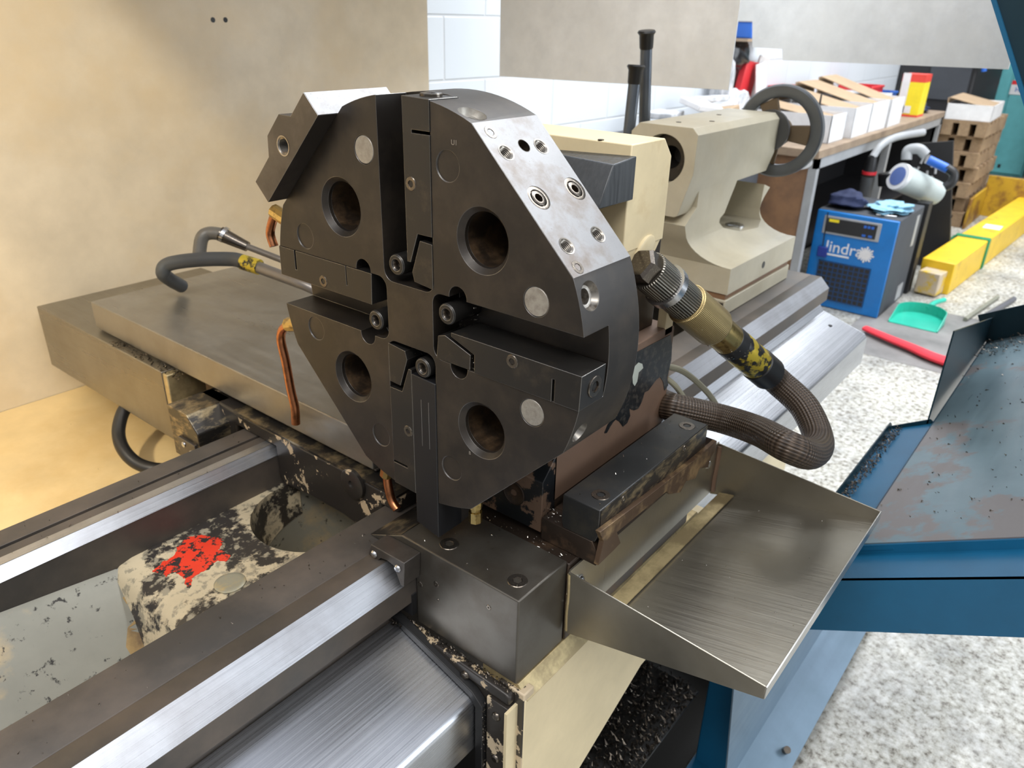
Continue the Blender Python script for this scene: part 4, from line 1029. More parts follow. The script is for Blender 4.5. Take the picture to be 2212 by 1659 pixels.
# ================================================================== front sliding guard (blue)
gd = thing('front_guard', 'blue steel front guard with worn sloping inner tray and dark rim', 'machine guard', (1100, -500, -900))
al = math.radians(29); sv = Vector((0, -math.cos(al), math.sin(al))); nv = Vector((0, math.sin(al), math.cos(al)))
O = Vector((520, -424, -417))
def gp(x, s_, h=0): return Vector((x, 0, 0)) + Vector((0, O.y, O.z)) + sv * s_ + nv * h
s1 = (-404 - O.y) / sv.y * 1.0
# main tray, from its free left edge out past the frame
sL = (-405 + 424) / -sv.y * -1
obj('tray_panel', B().hexa([gp(545, sL, -3), gp(1655, sL, -3), gp(1655, 620, -3), gp(545, 620, -3), gp(545, sL), gp(1655, sL), gp(1655, 620), gp(545, 620)]), bluein, gd)
obj('tray_lip', B().hexa([gp(548, sL, -26), gp(1655, sL, -26), gp(1655, sL + 3, -26), gp(548, sL + 3, -26), gp(548, sL, 0), gp(1655, sL, 0), gp(1655, sL + 3, 0), gp(548, sL + 3, 0)]), bluep, gd)
sM = (-330 + 424) / sv.y
obj('lower_tray_panel', B().hexa([gp(540, sM, -10), gp(1090, sM, -10), gp(1090, 40, -10), gp(540, 40, -10), gp(540, sM, -6), gp(1090, sM, -6), gp(1090, 40, -6), gp(540, 40, -6)]), bluep, gd)
obj('inner_rim', B().hexa([gp(540, sM - 2, -30), gp(1092, sM - 2, -30), gp(1092, sM + 1, -30), gp(540, sM + 1, -30), gp(540, sM - 2, 8), gp(1092, sM - 2, 8), gp(1092, sM + 1, 8), gp(540, sM + 1, 8)]), bluedk, gd)
obj('step_plate', B().hexa([gp(1088, sM, -12), gp(1091, sM, -12), gp(1091, -20, -12), gp(1088, -20, -12), (1088, -327, -470), (1091, -327, -470), (1091, -398, -428), (1088, -398, -428)]), bluedk, gd)
w = [(1088, -396, -470), (1655, -404, -470), (1655, -404, -360), (1088, -396, -232)]
obj('side_wall', B().slab(w, 3, (0, 1, 0)), bluedk, gd)
obj('far_wall', B().slab([gp(1655, sL, -20), gp(1655, 620, -20), gp(1655, 620, 75), gp(1655, sL, 75)], 4, (1, 0, 0)), bluedk, gd)
# near end: upper riser, ledge and deep beam
def strip(name, x0, x1, h0, h1, m, a=-170, b=620):
    obj(name, B().hexa([gp(x0, a, h0), gp(x1, a, h0), gp(x1, b, h0), gp(x0, b, h0), gp(x0, a, h1), gp(x1, a, h1), gp(x1, b, h1), gp(x0, b, h1)]), m, gd)
strip('end_beam', 466, 471, -105, -16, bluep)
strip('end_ledge', 466, 548, -20, -16.2, bluep)
strip('end_riser', 541, 546, -42, -2, bluep)
strip('end_channel', 471, 545, -44, -40, bluedk)
# supports below: leg, shelf bracket, base
obj('support_leg', B().hexa([(640, -190, -1200), (760, -190, -1200), (760, -272, -1200), (640, -272, -1200), (640, -190, -620), (760, -190, -620), (760, -272, -600), (640, -272, -600)]), bluep, gd, bevel=3)
obj('lower_sheet', B().slab([(560, -286, -1110), (1500, -286, -1110), (1500, -372, -1150), (560, -372, -1150)], 3, (0, 0, 1)), skyb, gd)
obj('lower_sheet_back', B().slab([(560, -286, -1110), (1500, -286, -1110), (1500, -262, -820), (560, -262, -820)], 3, (0, -1, 0)), skyb, gd)
c = A(1695, 1622, z=-1135); obj('sheet_bolt', B().cyl(c, c + Vector((-6, -6, 14)), 8, n=12), oil, gd)
obj('shelf_bracket', B().box(600, 640, -262, -120, -860, -850).box(634, 640, -262, -230, -860, -640), bluedk, gd)
obj('door_runner', B().box(520, 1700, -262, -186, -1200, -1180), bluep, gd)
# upper door edge seen at the top right corner
d0 = A(2140, 0, x=900); d1 = A(2212, 230, x=900); dd = (d0 - d1).normalized()
e0 = d1 - dd * 560; e1 = d0 + dd * 500
nd = Vector((0, -dd.z, dd.y))
obj('door_edge', B().hexa([e0, e0 + Vector((40, 0, 0)), e0 + Vector((40, 0, 0)) - nd * -6, e0 - nd * -6, e1, e1 + Vector((40, 0, 0)), e1 + Vector((40, 0, 0)) - nd * -6, e1 - nd * -6]), bluep, gd)
o1 = Vector((0, -60, -12))
obj('door_skin', B().hexa([e0 + Vector((8, 0, 0)), e0 + Vector((660, 0, 0)), e0 + o1 * 9 + Vector((660, 0, 0)), e0 + o1 * 9 + Vector((8, 0, 0)), e1 + Vector((8, 0, 0)), e1 + Vector((660, 0, 0)), e1 + o1 * 9 + Vector((660, 0, 0)), e1 + o1 * 9 + Vector((8, 0, 0))]), bluedk, gd)

# dark chip pan under the carriage
pn = thing('floor_pan', 'dark oily chip pan on the floor below the apron', 'chip pan', (200, -120, -1200))
obj('pan_floor', B().box(-1400, 620, -262, 14, -1200, -1190), darkp, pn)
obj('pan_floor', B().box(620, 1100, -180, 14, -1200, -1190), darkp, pn)
obj('pan_wall', B().box(1090, 1100, -180, 8, -1190, -900), darkp, pn)
obj('pan_wall', B().box(-1400, 1100, 8, 14, -1190, -700), darkp, pn)
obj('pan_ledge', B().box(-700, 560, -200, 8, -905, -900), darkp, pn)
rnd = random.Random(9); q = []
for i in range(2200):
    x = rnd.uniform(150, 560); y = rnd.uniform(-200, -20)
    q.append((x, y, -899 + rnd.random() * 10))
swarf_bits(q, swd, 'chip_heap', 'heap of dark wet steel swarf under the carriage', (3, 9), seed=5)
# ================================================================== workshop background
wb = thing('workbench', 'long cluttered timber topped workbench against the white block wall', 'workbench', (5200, 1120, -1200))
obj('bench_top', B().box(3760, 6700, 770, 1478, -345, -300), woodb, wb, bevel=3)
obj('bench_frame', B().box(3780, 6680, 775, 800, -400, -345), galv, wb)
obj('side_panel', B().box(3790, 3808, 800, 1470, -1190, -345), brownb, wb)
for i, (x, y) in enumerate(((3780, 775), (6640, 775), (5200, 775))):
    obj('bench_leg', B().box(x, x + 45, y, y + 45, -1200, -345), galv, wb)
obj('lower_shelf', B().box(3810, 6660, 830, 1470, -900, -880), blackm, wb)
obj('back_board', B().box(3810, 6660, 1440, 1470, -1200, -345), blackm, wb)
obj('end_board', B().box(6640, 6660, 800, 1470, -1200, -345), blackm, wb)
# shallow card trays in a row on the bench
def carton(x, y, w, d, h, rz, lab, flap, grp, mt=whitec, zz=-300):
    t = thing('carton', lab, 'box', (x, y, zz), grp)
    R = Matrix.Rotation(rz, 3, 'Z')
    def g(lx, ly, lz): v = R @ Vector((lx, ly, 0)); return Vector((x + v.x, y + v.y, zz + lz))
    b = B()
    for (a0, a1, b0, b1) in ((-w / 2, w / 2, -d / 2, -d / 2 + 4), (-w / 2, w / 2, d / 2 - 4, d / 2), (-w / 2, -w / 2 + 4, -d / 2, d / 2), (w / 2 - 4, w / 2, -d / 2, d / 2)):
        b.hexa([g(a0, b0, 1), g(a1, b0, 1), g(a1, b1, 1), g(a0, b1, 1), g(a0, b0, h), g(a1, b0, h), g(a1, b1, h), g(a0, b1, h)])
    b.hexa([g(-w / 2, -d / 2, 0), g(w / 2, -d / 2, 0), g(w / 2, d / 2, 0), g(-w / 2, d / 2, 0), g(-w / 2, -d / 2, 3), g(w / 2, -d / 2, 3), g(w / 2, d / 2, 3), g(-w / 2, d / 2, 3)])
    obj('carton_body', b, mt, t)
    if flap:
        f = B(); f.slab([g(-w / 2 + 5, -d / 2 + 8, h * .78), g(w / 2 - 5, -d / 2 + 8, h * .78), g(w / 2 - 5, d / 2 - 6, h + flap), g(-w / 2 + 5, d / 2 - 6, h + flap)], 4, (0, 0, 1))
        obj('brown_inside', f, card, t)
        f = B(); f.slab([g(-w / 2, d / 2, h), g(w / 2, d / 2, h), g(w / 2, d / 2 + 4, h + flap), g(-w / 2, d / 2 + 4, h + flap)], 4, (0, 1, 0))
        obj('carton_flap', f, card, t)
    return t
GB = 'white cartons on the workbench'
carton(4190, 1070, 260, 480, 150, .0, 'white carton on the bench nearest the handwheel', 40, GB)
carton(4560, 1060, 345, 500, 170, .02, 'open brown lined white carton second from the handwheel', 70, GB)
carton(4930, 1060, 345, 500, 175, -.02, 'open brown lined white carton in the middle of the row', 90, GB)
carton(5300, 1050, 345, 490, 175, .02, 'open white carton just before the yellow and red box', 110, GB)
carton(5640, 1180, 280, 420, 170, 0, 'white carton half hidden behind the yellow and red box', 0, GB)
# yellow and red tall box
c = A(1955, 250, z=-300)
t = thing('tall_box', 'tall yellow box with red top standing on the workbench', 'box', (c.x, c.y, -300))
ym = mat('yellow_card', (.86, .70, .02, 1), .5); rm = mat('red_card', (.75, .06, .04, 1), .5)
W2_, D2_ = 170, 160
obj('box_body', B().box(c.x - 60, c.x + 120, c.y - 95, c.y + 60, -294, -60), ym, t)
obj('box_top', B().box(c.x - 61, c.x + 121, c.y - 96, c.y + 61, -60, -6), rm, t)
obj('box_foot', B().box(c.x - 61, c.x + 121, c.y - 96, c.y + 61, -300, -285), rm, t)
obj('label_panel', B().box(c.x - 63, c.x - 61, c.y - 40, c.y + 20, -275, -225), whitec, t)
obj('side_label', B().box(c.x - 63, c.x - 61, c.y + 5, c.y + 58, -280, 0), whitec, t)
# two way radio
c = A(1720, 310, y=860)
t = thing('two_way_radio', 'black two way radio with long antenna standing on the bench', 'radio', (3935, 880, -300))
obj('radio_body', B().prism([(3900, -300), (3965, -300), (3962, -262), (3950, -255), (3953, -160), (3948, -120), (3912, -120), (3905, -160), (3908, -255), (3900, -262)], 'y', 850, 890), kblk, t, bevel=4)
obj('antenna', B().tube([(3925, 870, -120), (3926, 870, -30)], [8, 4], 10, 1), kblk, t)
obj('red_button', B().lathe((3930, 850, -180), (0, -1, 0), [(0, 9), (3, 8), (3, .05)], 14, False), redm, t)
# red and blue small bins and junk
def bin_(x, y, w, d, h, m, lab, grp=None, zz=-300):
    t = thing('parts_bin', lab, 'bin', (x, y, zz), grp)
    b = B()
    for k in ((x - w / 2, x + w / 2, y - d / 2, y - d / 2 + 5), (x - w / 2, x + w / 2, y + d / 2 - 5, y + d / 2), (x - w / 2, x - w / 2 + 5, y - d / 2, y + d / 2), (x + w / 2 - 5, x + w / 2, y - d / 2, y + d / 2)):
        b.box(k[0], k[1], k[2], k[3], zz, zz + h)
    b.box(x - w / 2, x + w / 2, y - d / 2, y + d / 2, zz, zz + 5)
    obj('bin_shell', b, m, t); obj('bin_rim', B().box(x - w / 2 - 6, x + w / 2 + 6, y - d / 2 - 8, y - d / 2, zz + h - 14, zz + h), m, t)
bin_(5960, 1250, 320, 240, 200, redm, 'red plastic parts bin behind the white cartons')
bin_(6250, 1170, 200, 180, 150, bluecr, 'blue plastic parts bin beside the yellow box')
bin_(4780, 1400, 260, 120, 240, redm, 'red parts bin against the wall behind the cartons')
# cloth rag beside yellow box
tag(obj('shop_rag', B().blob((6430, 930, -276), (120, 90, 40), seed=5), navy), 'blue rag lying at the end of the workbench', 'cloth')
# pile behind the tailstock: stand of cartons, bags and packets
t = thing('storage_crate', 'grey storage crate piled with packets behind the tailstock', 'crate', (3200, 1200, -1200))
obj('crate_body', B().box(2780, 3700, 1060, 1470, -1195, -190), dgrey, t, bevel=5)
obj('crate_plinth', B().box(2800, 3680, 1080, 1450, -1200, -1195), blackm, t)
rnd = random.Random(21)
pk = [('white', whitecr), ('crumpled clear', plasb), ('red spotted', whitecr), ('cream', card), ('grey', plasb)]
def packet(x, y, z, w, d, h, rz, tilt, m, lab):
    E_ = Euler((tilt, tilt * .6, rz)).to_matrix(); b = B(); vs = []
    for sz in (0, 1):
        for (a, c_) in ((-1, -1), (1, -1), (1, 1), (-1, 1)):
            v = E_ @ Vector((a * w / 2, c_ * d / 2, (sz - .5) * h)); vs.append((x + v.x, y + v.y, z + v.z))
    b.hexa(vs); o = obj('packet', b, m, bevel=6, seg=2); tag(o, lab, 'packet', 'loose packets piled behind the tailstock'); return o
labs = ['white packet on the left of the pile behind the tailstock', 'clear crumpled packet beside the left hand lever', 'red spotted white packet in the pile behind the tailstock',
        'grey packet in the middle of the pile behind the tailstock', 'cream packet near the middle of the pile', 'clear packet at the top of the pile',
        'white packet leaning at the right of the pile', 'crumpled grey packet at the right end of the pile']
for i in range(8):
    x = 2860 + i * 112; packet(x, 1160 + (i % 2) * 130, -150 + (i % 3) * 45, 170, 140, 30, rnd.uniform(-.5, .5), rnd.uniform(-.35, .35), [whitecr, plasb, whitecr, plasb, card, plasb, whitec, plasb][i], labs[i])
tag(obj('plastic_bag', B().blob((4010, 1400, -190), (150, 66, 150), seed=3, amp=.2), plasb), 'crumpled clear plastic bag on the bench end by the wall', 'bag')
tag(obj('plastic_bag', B().blob((3815, 1400, -60), (48, 55, 250), seed=13, amp=.2), plasb), 'tall clear plastic bag standing at the near bench end', 'bag')
tag(obj('bin_bag', B().blob((4020, 1420, 115), (130, 50, 110), seed=8, amp=.15), plasd), 'shiny black plastic bag above the red carton', 'bag')
packet(4200, 1425, -20, 240, 40, 240, .1, .12, redm, 'red packet leaning under the black bag')
packet(4400, 1430, 0, 190, 16, 250, .1, .15, whitecr, 'white card with red printing leaning beside the red packet')
packet(4300, 1370, -20, 190, 12, 220, .1, -.12, whitecr, 'white printed card leaning nearer the handwheel')
t = thing('storage_tub', 'blue tub with white lid on the shelf above the bench', 'tub', (4100, 1400, 230))
tag(obj('wall_shelf', B().box(3900, 4400, 1318, 1481, 210, 225), woodb), 'timber wall shelf carrying the blue tub with white lid', 'shelf')
obj('tub_body', B().box(3960, 4300, 1330, 1478, 225, 310), bluecr, t, bevel=8)
obj('tub_lid', B().box(3950, 4310, 1325, 1479, 310, 400), whitec, t, bevel=8)
# dark machine past the bench
dm = thing('dark_machine', 'large black machine cabinet beyond the far end of the bench', 'machine', (8300, 1150, -1200))
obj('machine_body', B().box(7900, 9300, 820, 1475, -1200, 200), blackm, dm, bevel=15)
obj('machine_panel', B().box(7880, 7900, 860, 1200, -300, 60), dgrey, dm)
obj('blue_hose', B().tube([(7870, 930, 30), (7860, 860, 70), (7860, 780, 20), (7865, 760, -40)], 22, 12), bluecr, dm)
# teal cabinets
tc_ = thing('teal_cabinet', 'tall teal steel machine cabinet at the far end of the workshop', 'cabinet', (10200, 700, -1200))
obj('cabinet_body', B().box(9900, 10900, 430, 1120, -1200, 700), teal, tc_, bevel=12)
obj('cabinet_door', B().box(9880, 9900, 450, 780, -1170, 640), teal, tc_, bevel=6)
obj('cabinet_door', B().box(9880, 9900, 800, 1100, -1170, 640), teal, tc_, bevel=6)
c = A(2205, 190, x=9878); obj('warning_sign', B().box(9874, 9879, c.y - 70, c.y + 95, c.z - 70, c.z + 70), whitec, tc_)
obj('sign_band', B().box(9873, 9874.5, c.y - 70, c.y + 95, c.z + 30, c.z + 72), redm, tc_)
text(tc_, 'HC', (9872, c.y + 50, c.z - 40), 70, (0, -1, 0), (0, 0, 1), bluecr, 'sign_lettering', .002)
for dy in (0, -60):
    c2_ = A(2145, 357, x=9878); obj('vent_slot', B().box(9877, 9880.5, c2_.y + dy - 15, c2_.y + dy + 15, c2_.z - 20, c2_.z + 20), blackm, tc_)
t = thing('dark_cabinet', 'dark brown machine side right of the teal cabinet', 'machine', (9500, 100, -1200))
obj('cabinet_shell', B().box(9300, 10600, -900, 330, -1200, 500), mat('dark_brown_panel', (.06, .035, .03, 1), .5), t, bevel=10)
# pallets stacked
pg = 'stacked wooden pallets beyond the dryer'
def pallet(x, y, z, L_, W_, lab, rz=0):
    t = thing('wooden_pallet', lab, 'pallet', (x, y, z), pg)
    for k in range(3): obj('pallet_bearer', B().box(x - L_ / 2, x + L_ / 2, y + (k - 1) * (W_ / 2 - 40) - 38, y + (k - 1) * (W_ / 2 - 40) + 38, z, z + 95), wood, t)
    for k in range(6):
        xx = x - L_ / 2 + k * (L_ - 95) / 5; obj('pallet_board', B().box(xx, xx + 95, y - W_ / 2, y + W_ / 2, z + 95, z + 118), wood, t)
zs = [-1200, -1080, -960, -840, -720, -600, -480]
plab = ['bottom wooden pallet of the stack on the floor', 'second wooden pallet from the floor', 'third wooden pallet from the floor', 'middle wooden pallet of the stack', 'fifth wooden pallet from the floor', 'wooden pallet second from the top', 'topmost wooden pallet under the white open carton']
for i, z in enumerate(zs):
    pallet(7200 + (i % 2) * 50, 625 + (8 if i % 3 else -8), z, 900, 330, plab[i])
carton(7080, 625, 640, 330, 120, .04, 'large shallow white carton on top of the pallet stack', 40, None, whitec, -361)

# ------------------------------------------------------------------ compressed air dryer
DX, DY = 3960, 345
dr = thing('air_dryer', 'blue fronted refrigerated air dryer with grey sides on the floor', 'air dryer', (4230, 560, -1200))
D0, D1, E0, E1 = 3960, 4500, 340, 782
ztop = -640
obj('dryer_case', B().box(3978, D1, E0, E1, -1196, ztop), dgrey, dr, bevel=6)
obj('front_panel', B().box(D0 - 4, 3978, E0 + 2, E1 - 2, -1196, ztop - 4), bluem, dr, bevel=5)
obj('dryer_foot', B().box(3990, 4480, E0 + 20, E1 - 20, -1200, -1196), blackm, dr)
# display panel
dp = obj('display_frame', B().box(3951, 3956, 425, 735, -770, -668), galv, dr, bevel=3)
obj('display_screen', B().box(3949, 3951.5, 445, 715, -758, -680), blackm, dp)
obj('yellow_sticker', B().box(3948, 3949.6, 650, 705, -700, -684), ym, dp)
for i in range(3): obj('display_key', B().box(3948, 3949.6, 460 + i * 20, 474 + i * 20, -704, -690), bluecr, dp)
for i in range(2): obj('display_key', B().box(3948, 3949.6, 462 + i * 34, 482 + i * 34, -752, -740), bluecr, dp)
text(dr, 'lindra', (3955, 700, -870), 92, (0, -1, 0), (0, 0, 1), whitec, 'lindra_lettering', .001)
obj('tagline_bar', B().box(3954, 3956.5, 560, 700, -890, -880), whitec, dr)
sn = B()
for k in range(8):
    a = PI * k / 8 + .1; c_, s_ = math.cos(a), math.sin(a); w_ = 4.5; L_ = 46 - 8 * (k % 2)
    pp_ = [(475 + L_ * c_ * e1 - w_ * s_ * e2, -850 + L_ * s_ * e1 + w_ * c_ * e2) for e1, e2 in ((1, 1), (-1, 1), (-1, -1), (1, -1))]
    x_ = 3955 - .15 * k
    sn.hexa([(x_, y_, z_) for y_, z_ in pp_] + [(x_ - 1.5, y_, z_) for y_, z_ in pp_])
obj('snowflake_mark', sn, whitec, dr)
gr = B().box(3950, 3957, 430, 720, -1150, -925)
go = obj('vent_grille', gr, blackm, dr)
gb = B()
for k in range(11): gb.box(3947, 3951, 430 + k * 28.5, 434 + k * 28.5, -1150, -925)
for k in range(9): gb.box(3947, 3951, 430, 720, -1150 + k * 27.5, -1146 + k * 27.5)
obj('grille_mesh', gb, mat('blue_grille', (.01, .06, .18, 1), .4), go)
obj('side_label', B().box(4360, 4420, E0 - 2, E0, -860, -680), galv, dr)
obj('side_label', B().box(4300, 4420, E0 - 2, E0, -1180, -1090), galv, dr)
# hanging tag and cable
obj('hanging_cable', B().tube([(3946, 720, -650), (3944, 715, -760), (3943, 712, -840)], 3, 8), blkr, dr)
obj('padlock_tag', B().box(3938, 3950, 680, 735, -905, -845), mat('navy_plastic', (.01, .03, .25, 1), .4), dr, bevel=4)
tag(obj('bundled_cloth', B().blob((4110, 668, -606), (105, 100, 60), seed=2, amp=.12), navy), 'bundled navy cloth on top of the blue dryer', 'cloth')
tag(obj('wiping_cloth', B().blob((4190, 440, -619), (150, 105, 26), seed=6, amp=.35), paleb), 'pale blue crumpled wiping cloth on top of the dryer', 'cloth')
tag(obj('hand_tool', B().tube([(4010, 480, -634), (4030, 380, -634)], 5, 8, 1), brt), 'thin bright rod lying on the front edge of the dryer top', 'tool')
# vessel with filter behind the dryer
fv = thing('line_filter', 'pale cylindrical air filter with white end cap behind the dryer', 'air filter', (4640, 420, -700))
fa, fb = A(1945, 383, x=4560), A(2020, 418, x=4800)
obj('filter_shell', B().cyl(fa, fb, 78, 74, 32), filt, fv, bevel=4)
obj('end_cap', B().cyl(fa - (fb - fa).normalized() * 22, fa, 80, 82, 32), whitec, fv)
cdir = (fb - fa).normalized()
cc_ = fa - cdir * 23
obj('cap_label', B().cyl(cc_ - cdir * 1.5, cc_, 56, n=28), mat('label_blue', (.10, .16, .40, 1), .5), fv)
obj('elbow_joint', B().tube([A(1958, 345, x=4620), A(1962, 325, x=4630), A(1985, 322, x=4640), A(2000, 335, x=4650)], 30, 18), galv, fv)
obj('blue_pipe', B().tube([A(2006, 345, x=4650), A(2048, 365, x=4650)], 26, 18, 1), bluecr, fv)
obj('black_joint', B().tube([A(2044, 362, x=4650), A(2060, 375, x=4650), A(2056, 395, x=4640), A(2040, 405, x=4630)], 26, 18), kblk, fv)
obj('filter_head', B().cyl(A(1925, 372, x=4650), A(1925, 400, x=4650), 74, n=28), kblk, fv, bevel=6)
obj('filter_stand', B().box(4560, 4660, 330, 400, -1200, -640), blackm, fv)
fu = thing('filter_bowl', 'dark upright filter bowl with red collar standing behind the blue cloth', 'air filter', (4600, 640, -900))
fcn = A(1875, 385, x=4570)
obj('bowl', B().cyl(fcn + Vector((0, 0, -110)), fcn + Vector((0, 0, 10)), 38, 40, 24), mat('smoked_bowl', (.08, .08, .08, 1), .3), fu)
obj('red_collar', B().cyl(fcn + Vector((0, 0, 24)), fcn + Vector((0, 0, 42)), 42, n=24), redm, fu)
obj('bowl_cap', B().cyl(fcn + Vector((0, 0, 42)), fcn + Vector((0, 0, 130)), 38, 26, 24), kblk, fu)
obj('inlet_pipe', B().tube([fcn + Vector((0, 0, 125)), fcn + Vector((60, -20, 190)), fcn + Vector((200, -60, 230)), fcn + Vector((420, -160, 250))], 22, 14), galv, fu)
obj('bowl_stem', B().tube([fcn + Vector((0, 0, -110)), fcn + Vector((0, 0, -1200 - fcn.z))], 16, 12, 1), galv, fu)
# dark pegged machine behind dryer under bench edge
pm = thing('pegboard_rack', 'dark rack hung with metal fittings below the bench edge', 'rack', (5400, 560, -1200))
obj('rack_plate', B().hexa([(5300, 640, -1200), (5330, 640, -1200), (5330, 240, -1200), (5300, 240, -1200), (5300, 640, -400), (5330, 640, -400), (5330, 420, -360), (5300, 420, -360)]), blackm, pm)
rnd = random.Random(3)
for i in range(14):
    y = rnd.uniform(440, 610); z = rnd.uniform(-640, -440)
    obj('hanging_fitting', B().cyl((5296, y, z), (5285, y + rnd.uniform(-30, 30), z - rnd.uniform(20, 60)), 8, n=8), galv, pm)
# yellow beams
yb = thing('lifting_beam', 'long yellow steel beam lying on the floor wrapped with green strap', 'beam', (5600, 150, -1200))
def obx(name, p, q, w, h, m, par, z=-1200):
    p = Vector(p); q = Vector(q); d = (q - p).normalized(); s_ = Vector((-d.y, d.x, 0)) * (w / 2)
    return obj(name, B().hexa([p - s_, q - s_, q + s_, p + s_] if False else [Vector((*(p - s_).xy, z)), Vector((*(q - s_).xy, z)), Vector((*(q + s_).xy, z)), Vector((*(p + s_).xy, z)),
                               Vector((*(p - s_).xy, z + h)), Vector((*(q - s_).xy, z + h)), Vector((*(q + s_).xy, z + h)), Vector((*(p + s_).xy, z + h))]), m, par, bevel=6)
obx('beam_body', (4720, 225, 0), (8000, 40, 0), 190, 200, yelm, yb)
obx('beam_insert', (4600, 240, 0), (4722, 225, 0), 130, 140, mat('taped_end', (.55, .45, .33, 1), .5, 0, (.6, .4, .03, 1), 8, .5, .6), yb, -1190)
obj('white_sticker', B().box(5900, 6050, 80, 190, -999.5, -997), whitec, yb)
obj('green_strap', B().box(5500, 5560, 75, 290, -1200, -990), greens, yb, bevel=6)
obj('strap_tail', B().tube([(5530, 290, -1010), (5460, 360, -1100), (5380, 440, -1190)], 14, 10), greens, yb)
y2 = thing('yellow_frame', 'stained yellow steel channel frame behind the lying beam', 'beam', (7200, 250, -1200))
obj('upright_plate', B().box(7400, 7430, -300, 435, -1200, -850), yelo, y2, bevel=5)
obj('side_plate', B().box(6720, 7400, 415, 435, -1200, -950), yelo, y2, bevel=5)
# dustpan, red cloth, rods, mat on the floor
dpn = thing('dustpan', 'green plastic dustpan lying on the floor by the dryer', 'dustpan', (4100, 150, -1200))
q = []
for i in range(13):
    a = -PI / 2 + PI * i / 12; q.append((4110 + 135 * math.cos(a), 150 + 128 * math.sin(a)))
q = [(3950, 22), *q, (3950, 278)]
pb_ = B().prism(q, 'z', -1198, -1194)
obj('pan_base', pb_, greenm, dpn)
wl_ = B()
for i in range(len(q) - 1):
    a, c_ = Vector((*q[i], 0)), Vector((*q[i + 1], 0)); h0 = 12 if i == 0 else 62; 
    ha_ = 10 if i == 0 else 62; hb2 = 10 if i == len(q) - 2 else 62
    n_ = (c_ - a).cross(Vector((0, 0, 1))).normalized() * 4
    wl_.hexa([(a.x, a.y, -1198), (c_.x, c_.y, -1198), (c_.x - n_.x, c_.y - n_.y, -1198), (a.x - n_.x, a.y - n_.y, -1198), (a.x, a.y, -1198 + ha_), (c_.x, c_.y, -1198 + hb2), (c_.x - n_.x, c_.y - n_.y, -1198 + hb2), (a.x - n_.x, a.y - n_.y, -1198 + ha_)])
obj('pan_wall', wl_, greenm, dpn)
obj('pan_handle', B().tube([(4240, 150, -1165), (4330, 130, -1150), (4430, 100, -1150)], 15, 12), greenm, dpn)
rc = B().tube([(3690, 330, -1180), (3620, 200, -1176), (3560, 60, -1178), (3500, -60, -1178), (3470, -220, -1180)], [26, 42], 14)
for v in rc.bm.verts: v.co.z = -1198 + (v.co.z + 1222) * .55 if v.co.z > -1222 else -1198
tag(obj('red_cloth', rc, redc), 'crumpled red cloth strip lying across the floor', 'cloth')
tag(obj('steel_rod', B().tube([A(2085, 690, z=-1188), A(2155, 642, z=-1188)], 12, 12, 1), mat('rod_olive', (.22, .22, .17, 1), .5)), 'olive grey rod on the floor left of its neighbour', 'rod', 'rods lying on the floor')
tag(obj('steel_rod', B().tube([A(2120, 688, z=-1184), A(2190, 646, z=-1184)], 16, 12, 1), mat('rod_dark', (.10, .10, .11, 1), .5)), 'thicker dark rod on the floor right of the olive rod', 'rod', 'rods lying on the floor')
tag(obj('rubber_mat', B().hexa([(3380, 420, -1200), (3380, -700, -1200), (4350, -700, -1200), (4350, 420, -1200), (3380, 420, -1198.6), (3380, -700, -1198.6), (4350, -700, -1198.6), (4350, 420, -1198.6)]), mat('worn_grey_mat', (.16, .155, .15, 1), .55, 0, (.26, .25, .24, 1), 3, .4, .7)), 'dark grey worn floor mat under the dustpan and cloth', 'mat')

# ------------------------------------------------------------------ loose swarf sparkles
rnd = random.Random(77)
def rect(x0, x1, y0, y1, z, n): return [(rnd.uniform(x0, x1), rnd.uniform(y0, y1), z + rnd.uniform(0, .8)) for _ in range(n)]
swarf_bits(rect(-10, 82, -172, 15, -299, 24) + [(85 + rnd.uniform(0, 14), rnd.uniform(-178, -20), -303 + rnd.uniform(0, 4)) for _ in range(60)], glit, 'metal_swarf', 'scattered bright swarf chips on the dull steel front wing', (.8, 2.6), seed=31)
swarf_bits(rect(110, 388, -200, -153, -223.5, 34) + rect(106, 130, -150, -118, -270, 60), glit, 'metal_swarf', 'bright swarf chips on the black clamp bar', (.8, 2.6), seed=32)
q = []
for i in range(60):
    y = rnd.uniform(-430, -190); q.append((rnd.uniform(86, 500), y, -405 + (-196 - y) * .2407 + .4))
swarf_bits(q, glit, 'metal_swarf', 'few tiny bright chips lying in the steel chip tray', (.6, 1.7), seed=33)
q = []
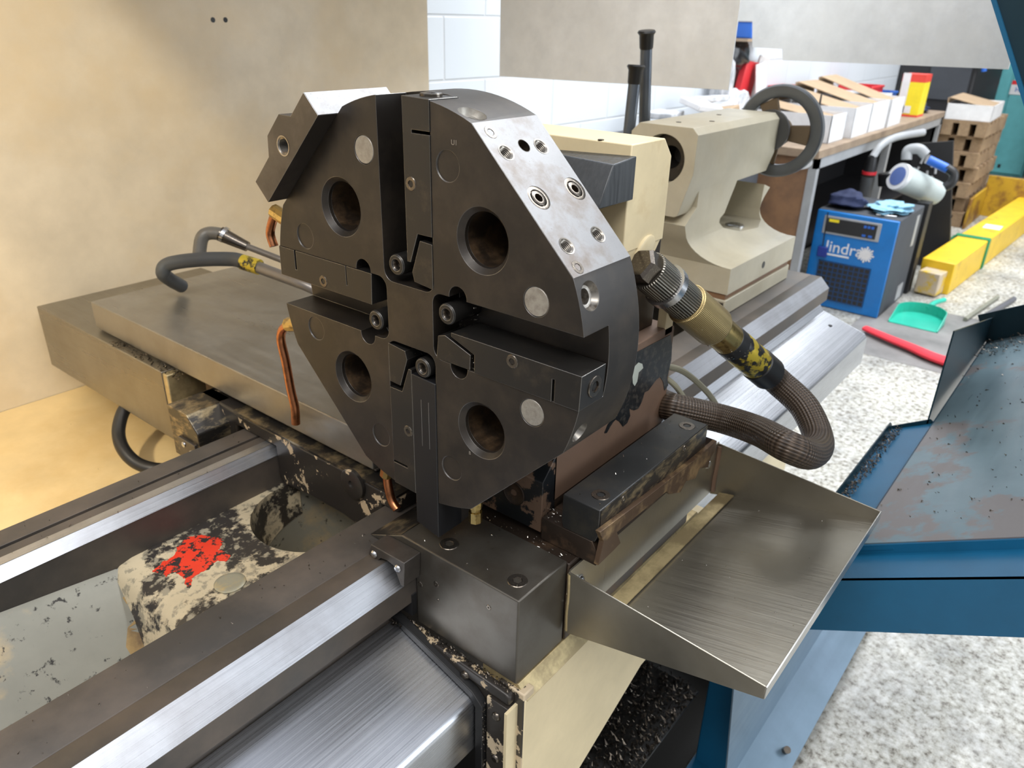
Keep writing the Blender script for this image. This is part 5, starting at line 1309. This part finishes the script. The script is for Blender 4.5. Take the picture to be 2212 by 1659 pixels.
for i in range(26): q.append((rnd.uniform(5, 30), rnd.uniform(2, 34), -60 + rnd.uniform(0, 14)))
for i in range(40):
    q.append((rnd.uniform(36, 42), rnd.uniform(3, 32), rnd.uniform(-64, -42)))
for i in range(40):
    q.append((rnd.uniform(10, 40), rnd.uniform(-72, -60), rnd.uniform(-3, 22)))
for i in range(40):
    q.append((rnd.uniform(-1.5, 30), rnd.uniform(-98, -88), rnd.uniform(-38, -14)))
swarf_bits(q, glit, 'metal_swarf', 'glittering swarf caught in the slots of the turret face', (1, 3.4), seed=34)
q = []
for i in range(220):
    f = rnd.random(); q.append((-15 + rnd.uniform(-8, 1), 14 - f * 188 + rnd.uniform(-3, 3), -431 - f * 6 + rnd.uniform(-2, 2)))
for i in range(120): q.append((rnd.uniform(-40, -26), rnd.uniform(2, 30), -430 + rnd.uniform(-4, 6)))
for i in range(80): q.append((-29 + rnd.uniform(-6, 0), rnd.uniform(-144, -138), rnd.uniform(-640, -470)))
swarf_bits(q, swd, 'metal_swarf', 'dark swarf packed along the wiper frame below the front wing', (1.5, 4), seed=35)
q = [(85 + rnd.uniform(-2, 1), -178 + rnd.uniform(-3, 0), rnd.uniform(-410, -316)) for i in range(60)]
swarf_bits(q, glit, 'metal_swarf', 'line of bright chips stuck between front wing and chip tray', (1, 2.6), seed=36)
q = []
for i in range(420):
    x = rnd.uniform(1500, 1650); s_ = rnd.uniform(sL, 200); q.append(tuple(gp(x, s_, 1 + rnd.uniform(0, 12))))
for i in range(500):
    x = rnd.uniform(700, 1085); s_ = rnd.uniform(sM + 3, sM + 26) ; q.append(tuple(gp(x, s_, -5 + rnd.uniform(0, 8))))
for i in range(160):
    q.append(tuple(gp(rnd.uniform(600, 1600), rnd.uniform(sL, 260), 1)))
swarf_bits(q, swd, 'metal_swarf', 'wet grey swarf heaped along the rims of the blue guard tray', (2, 6), seed=37)
q = rect(-700, 40, 54, 114, -329.5, 60) + rect(-700, 40, 376, 460, -329.5, 40)
swarf_bits(q, swd, 'metal_swarf', 'specks of swarf dotted over the bed slideways', (1, 3), seed=38)
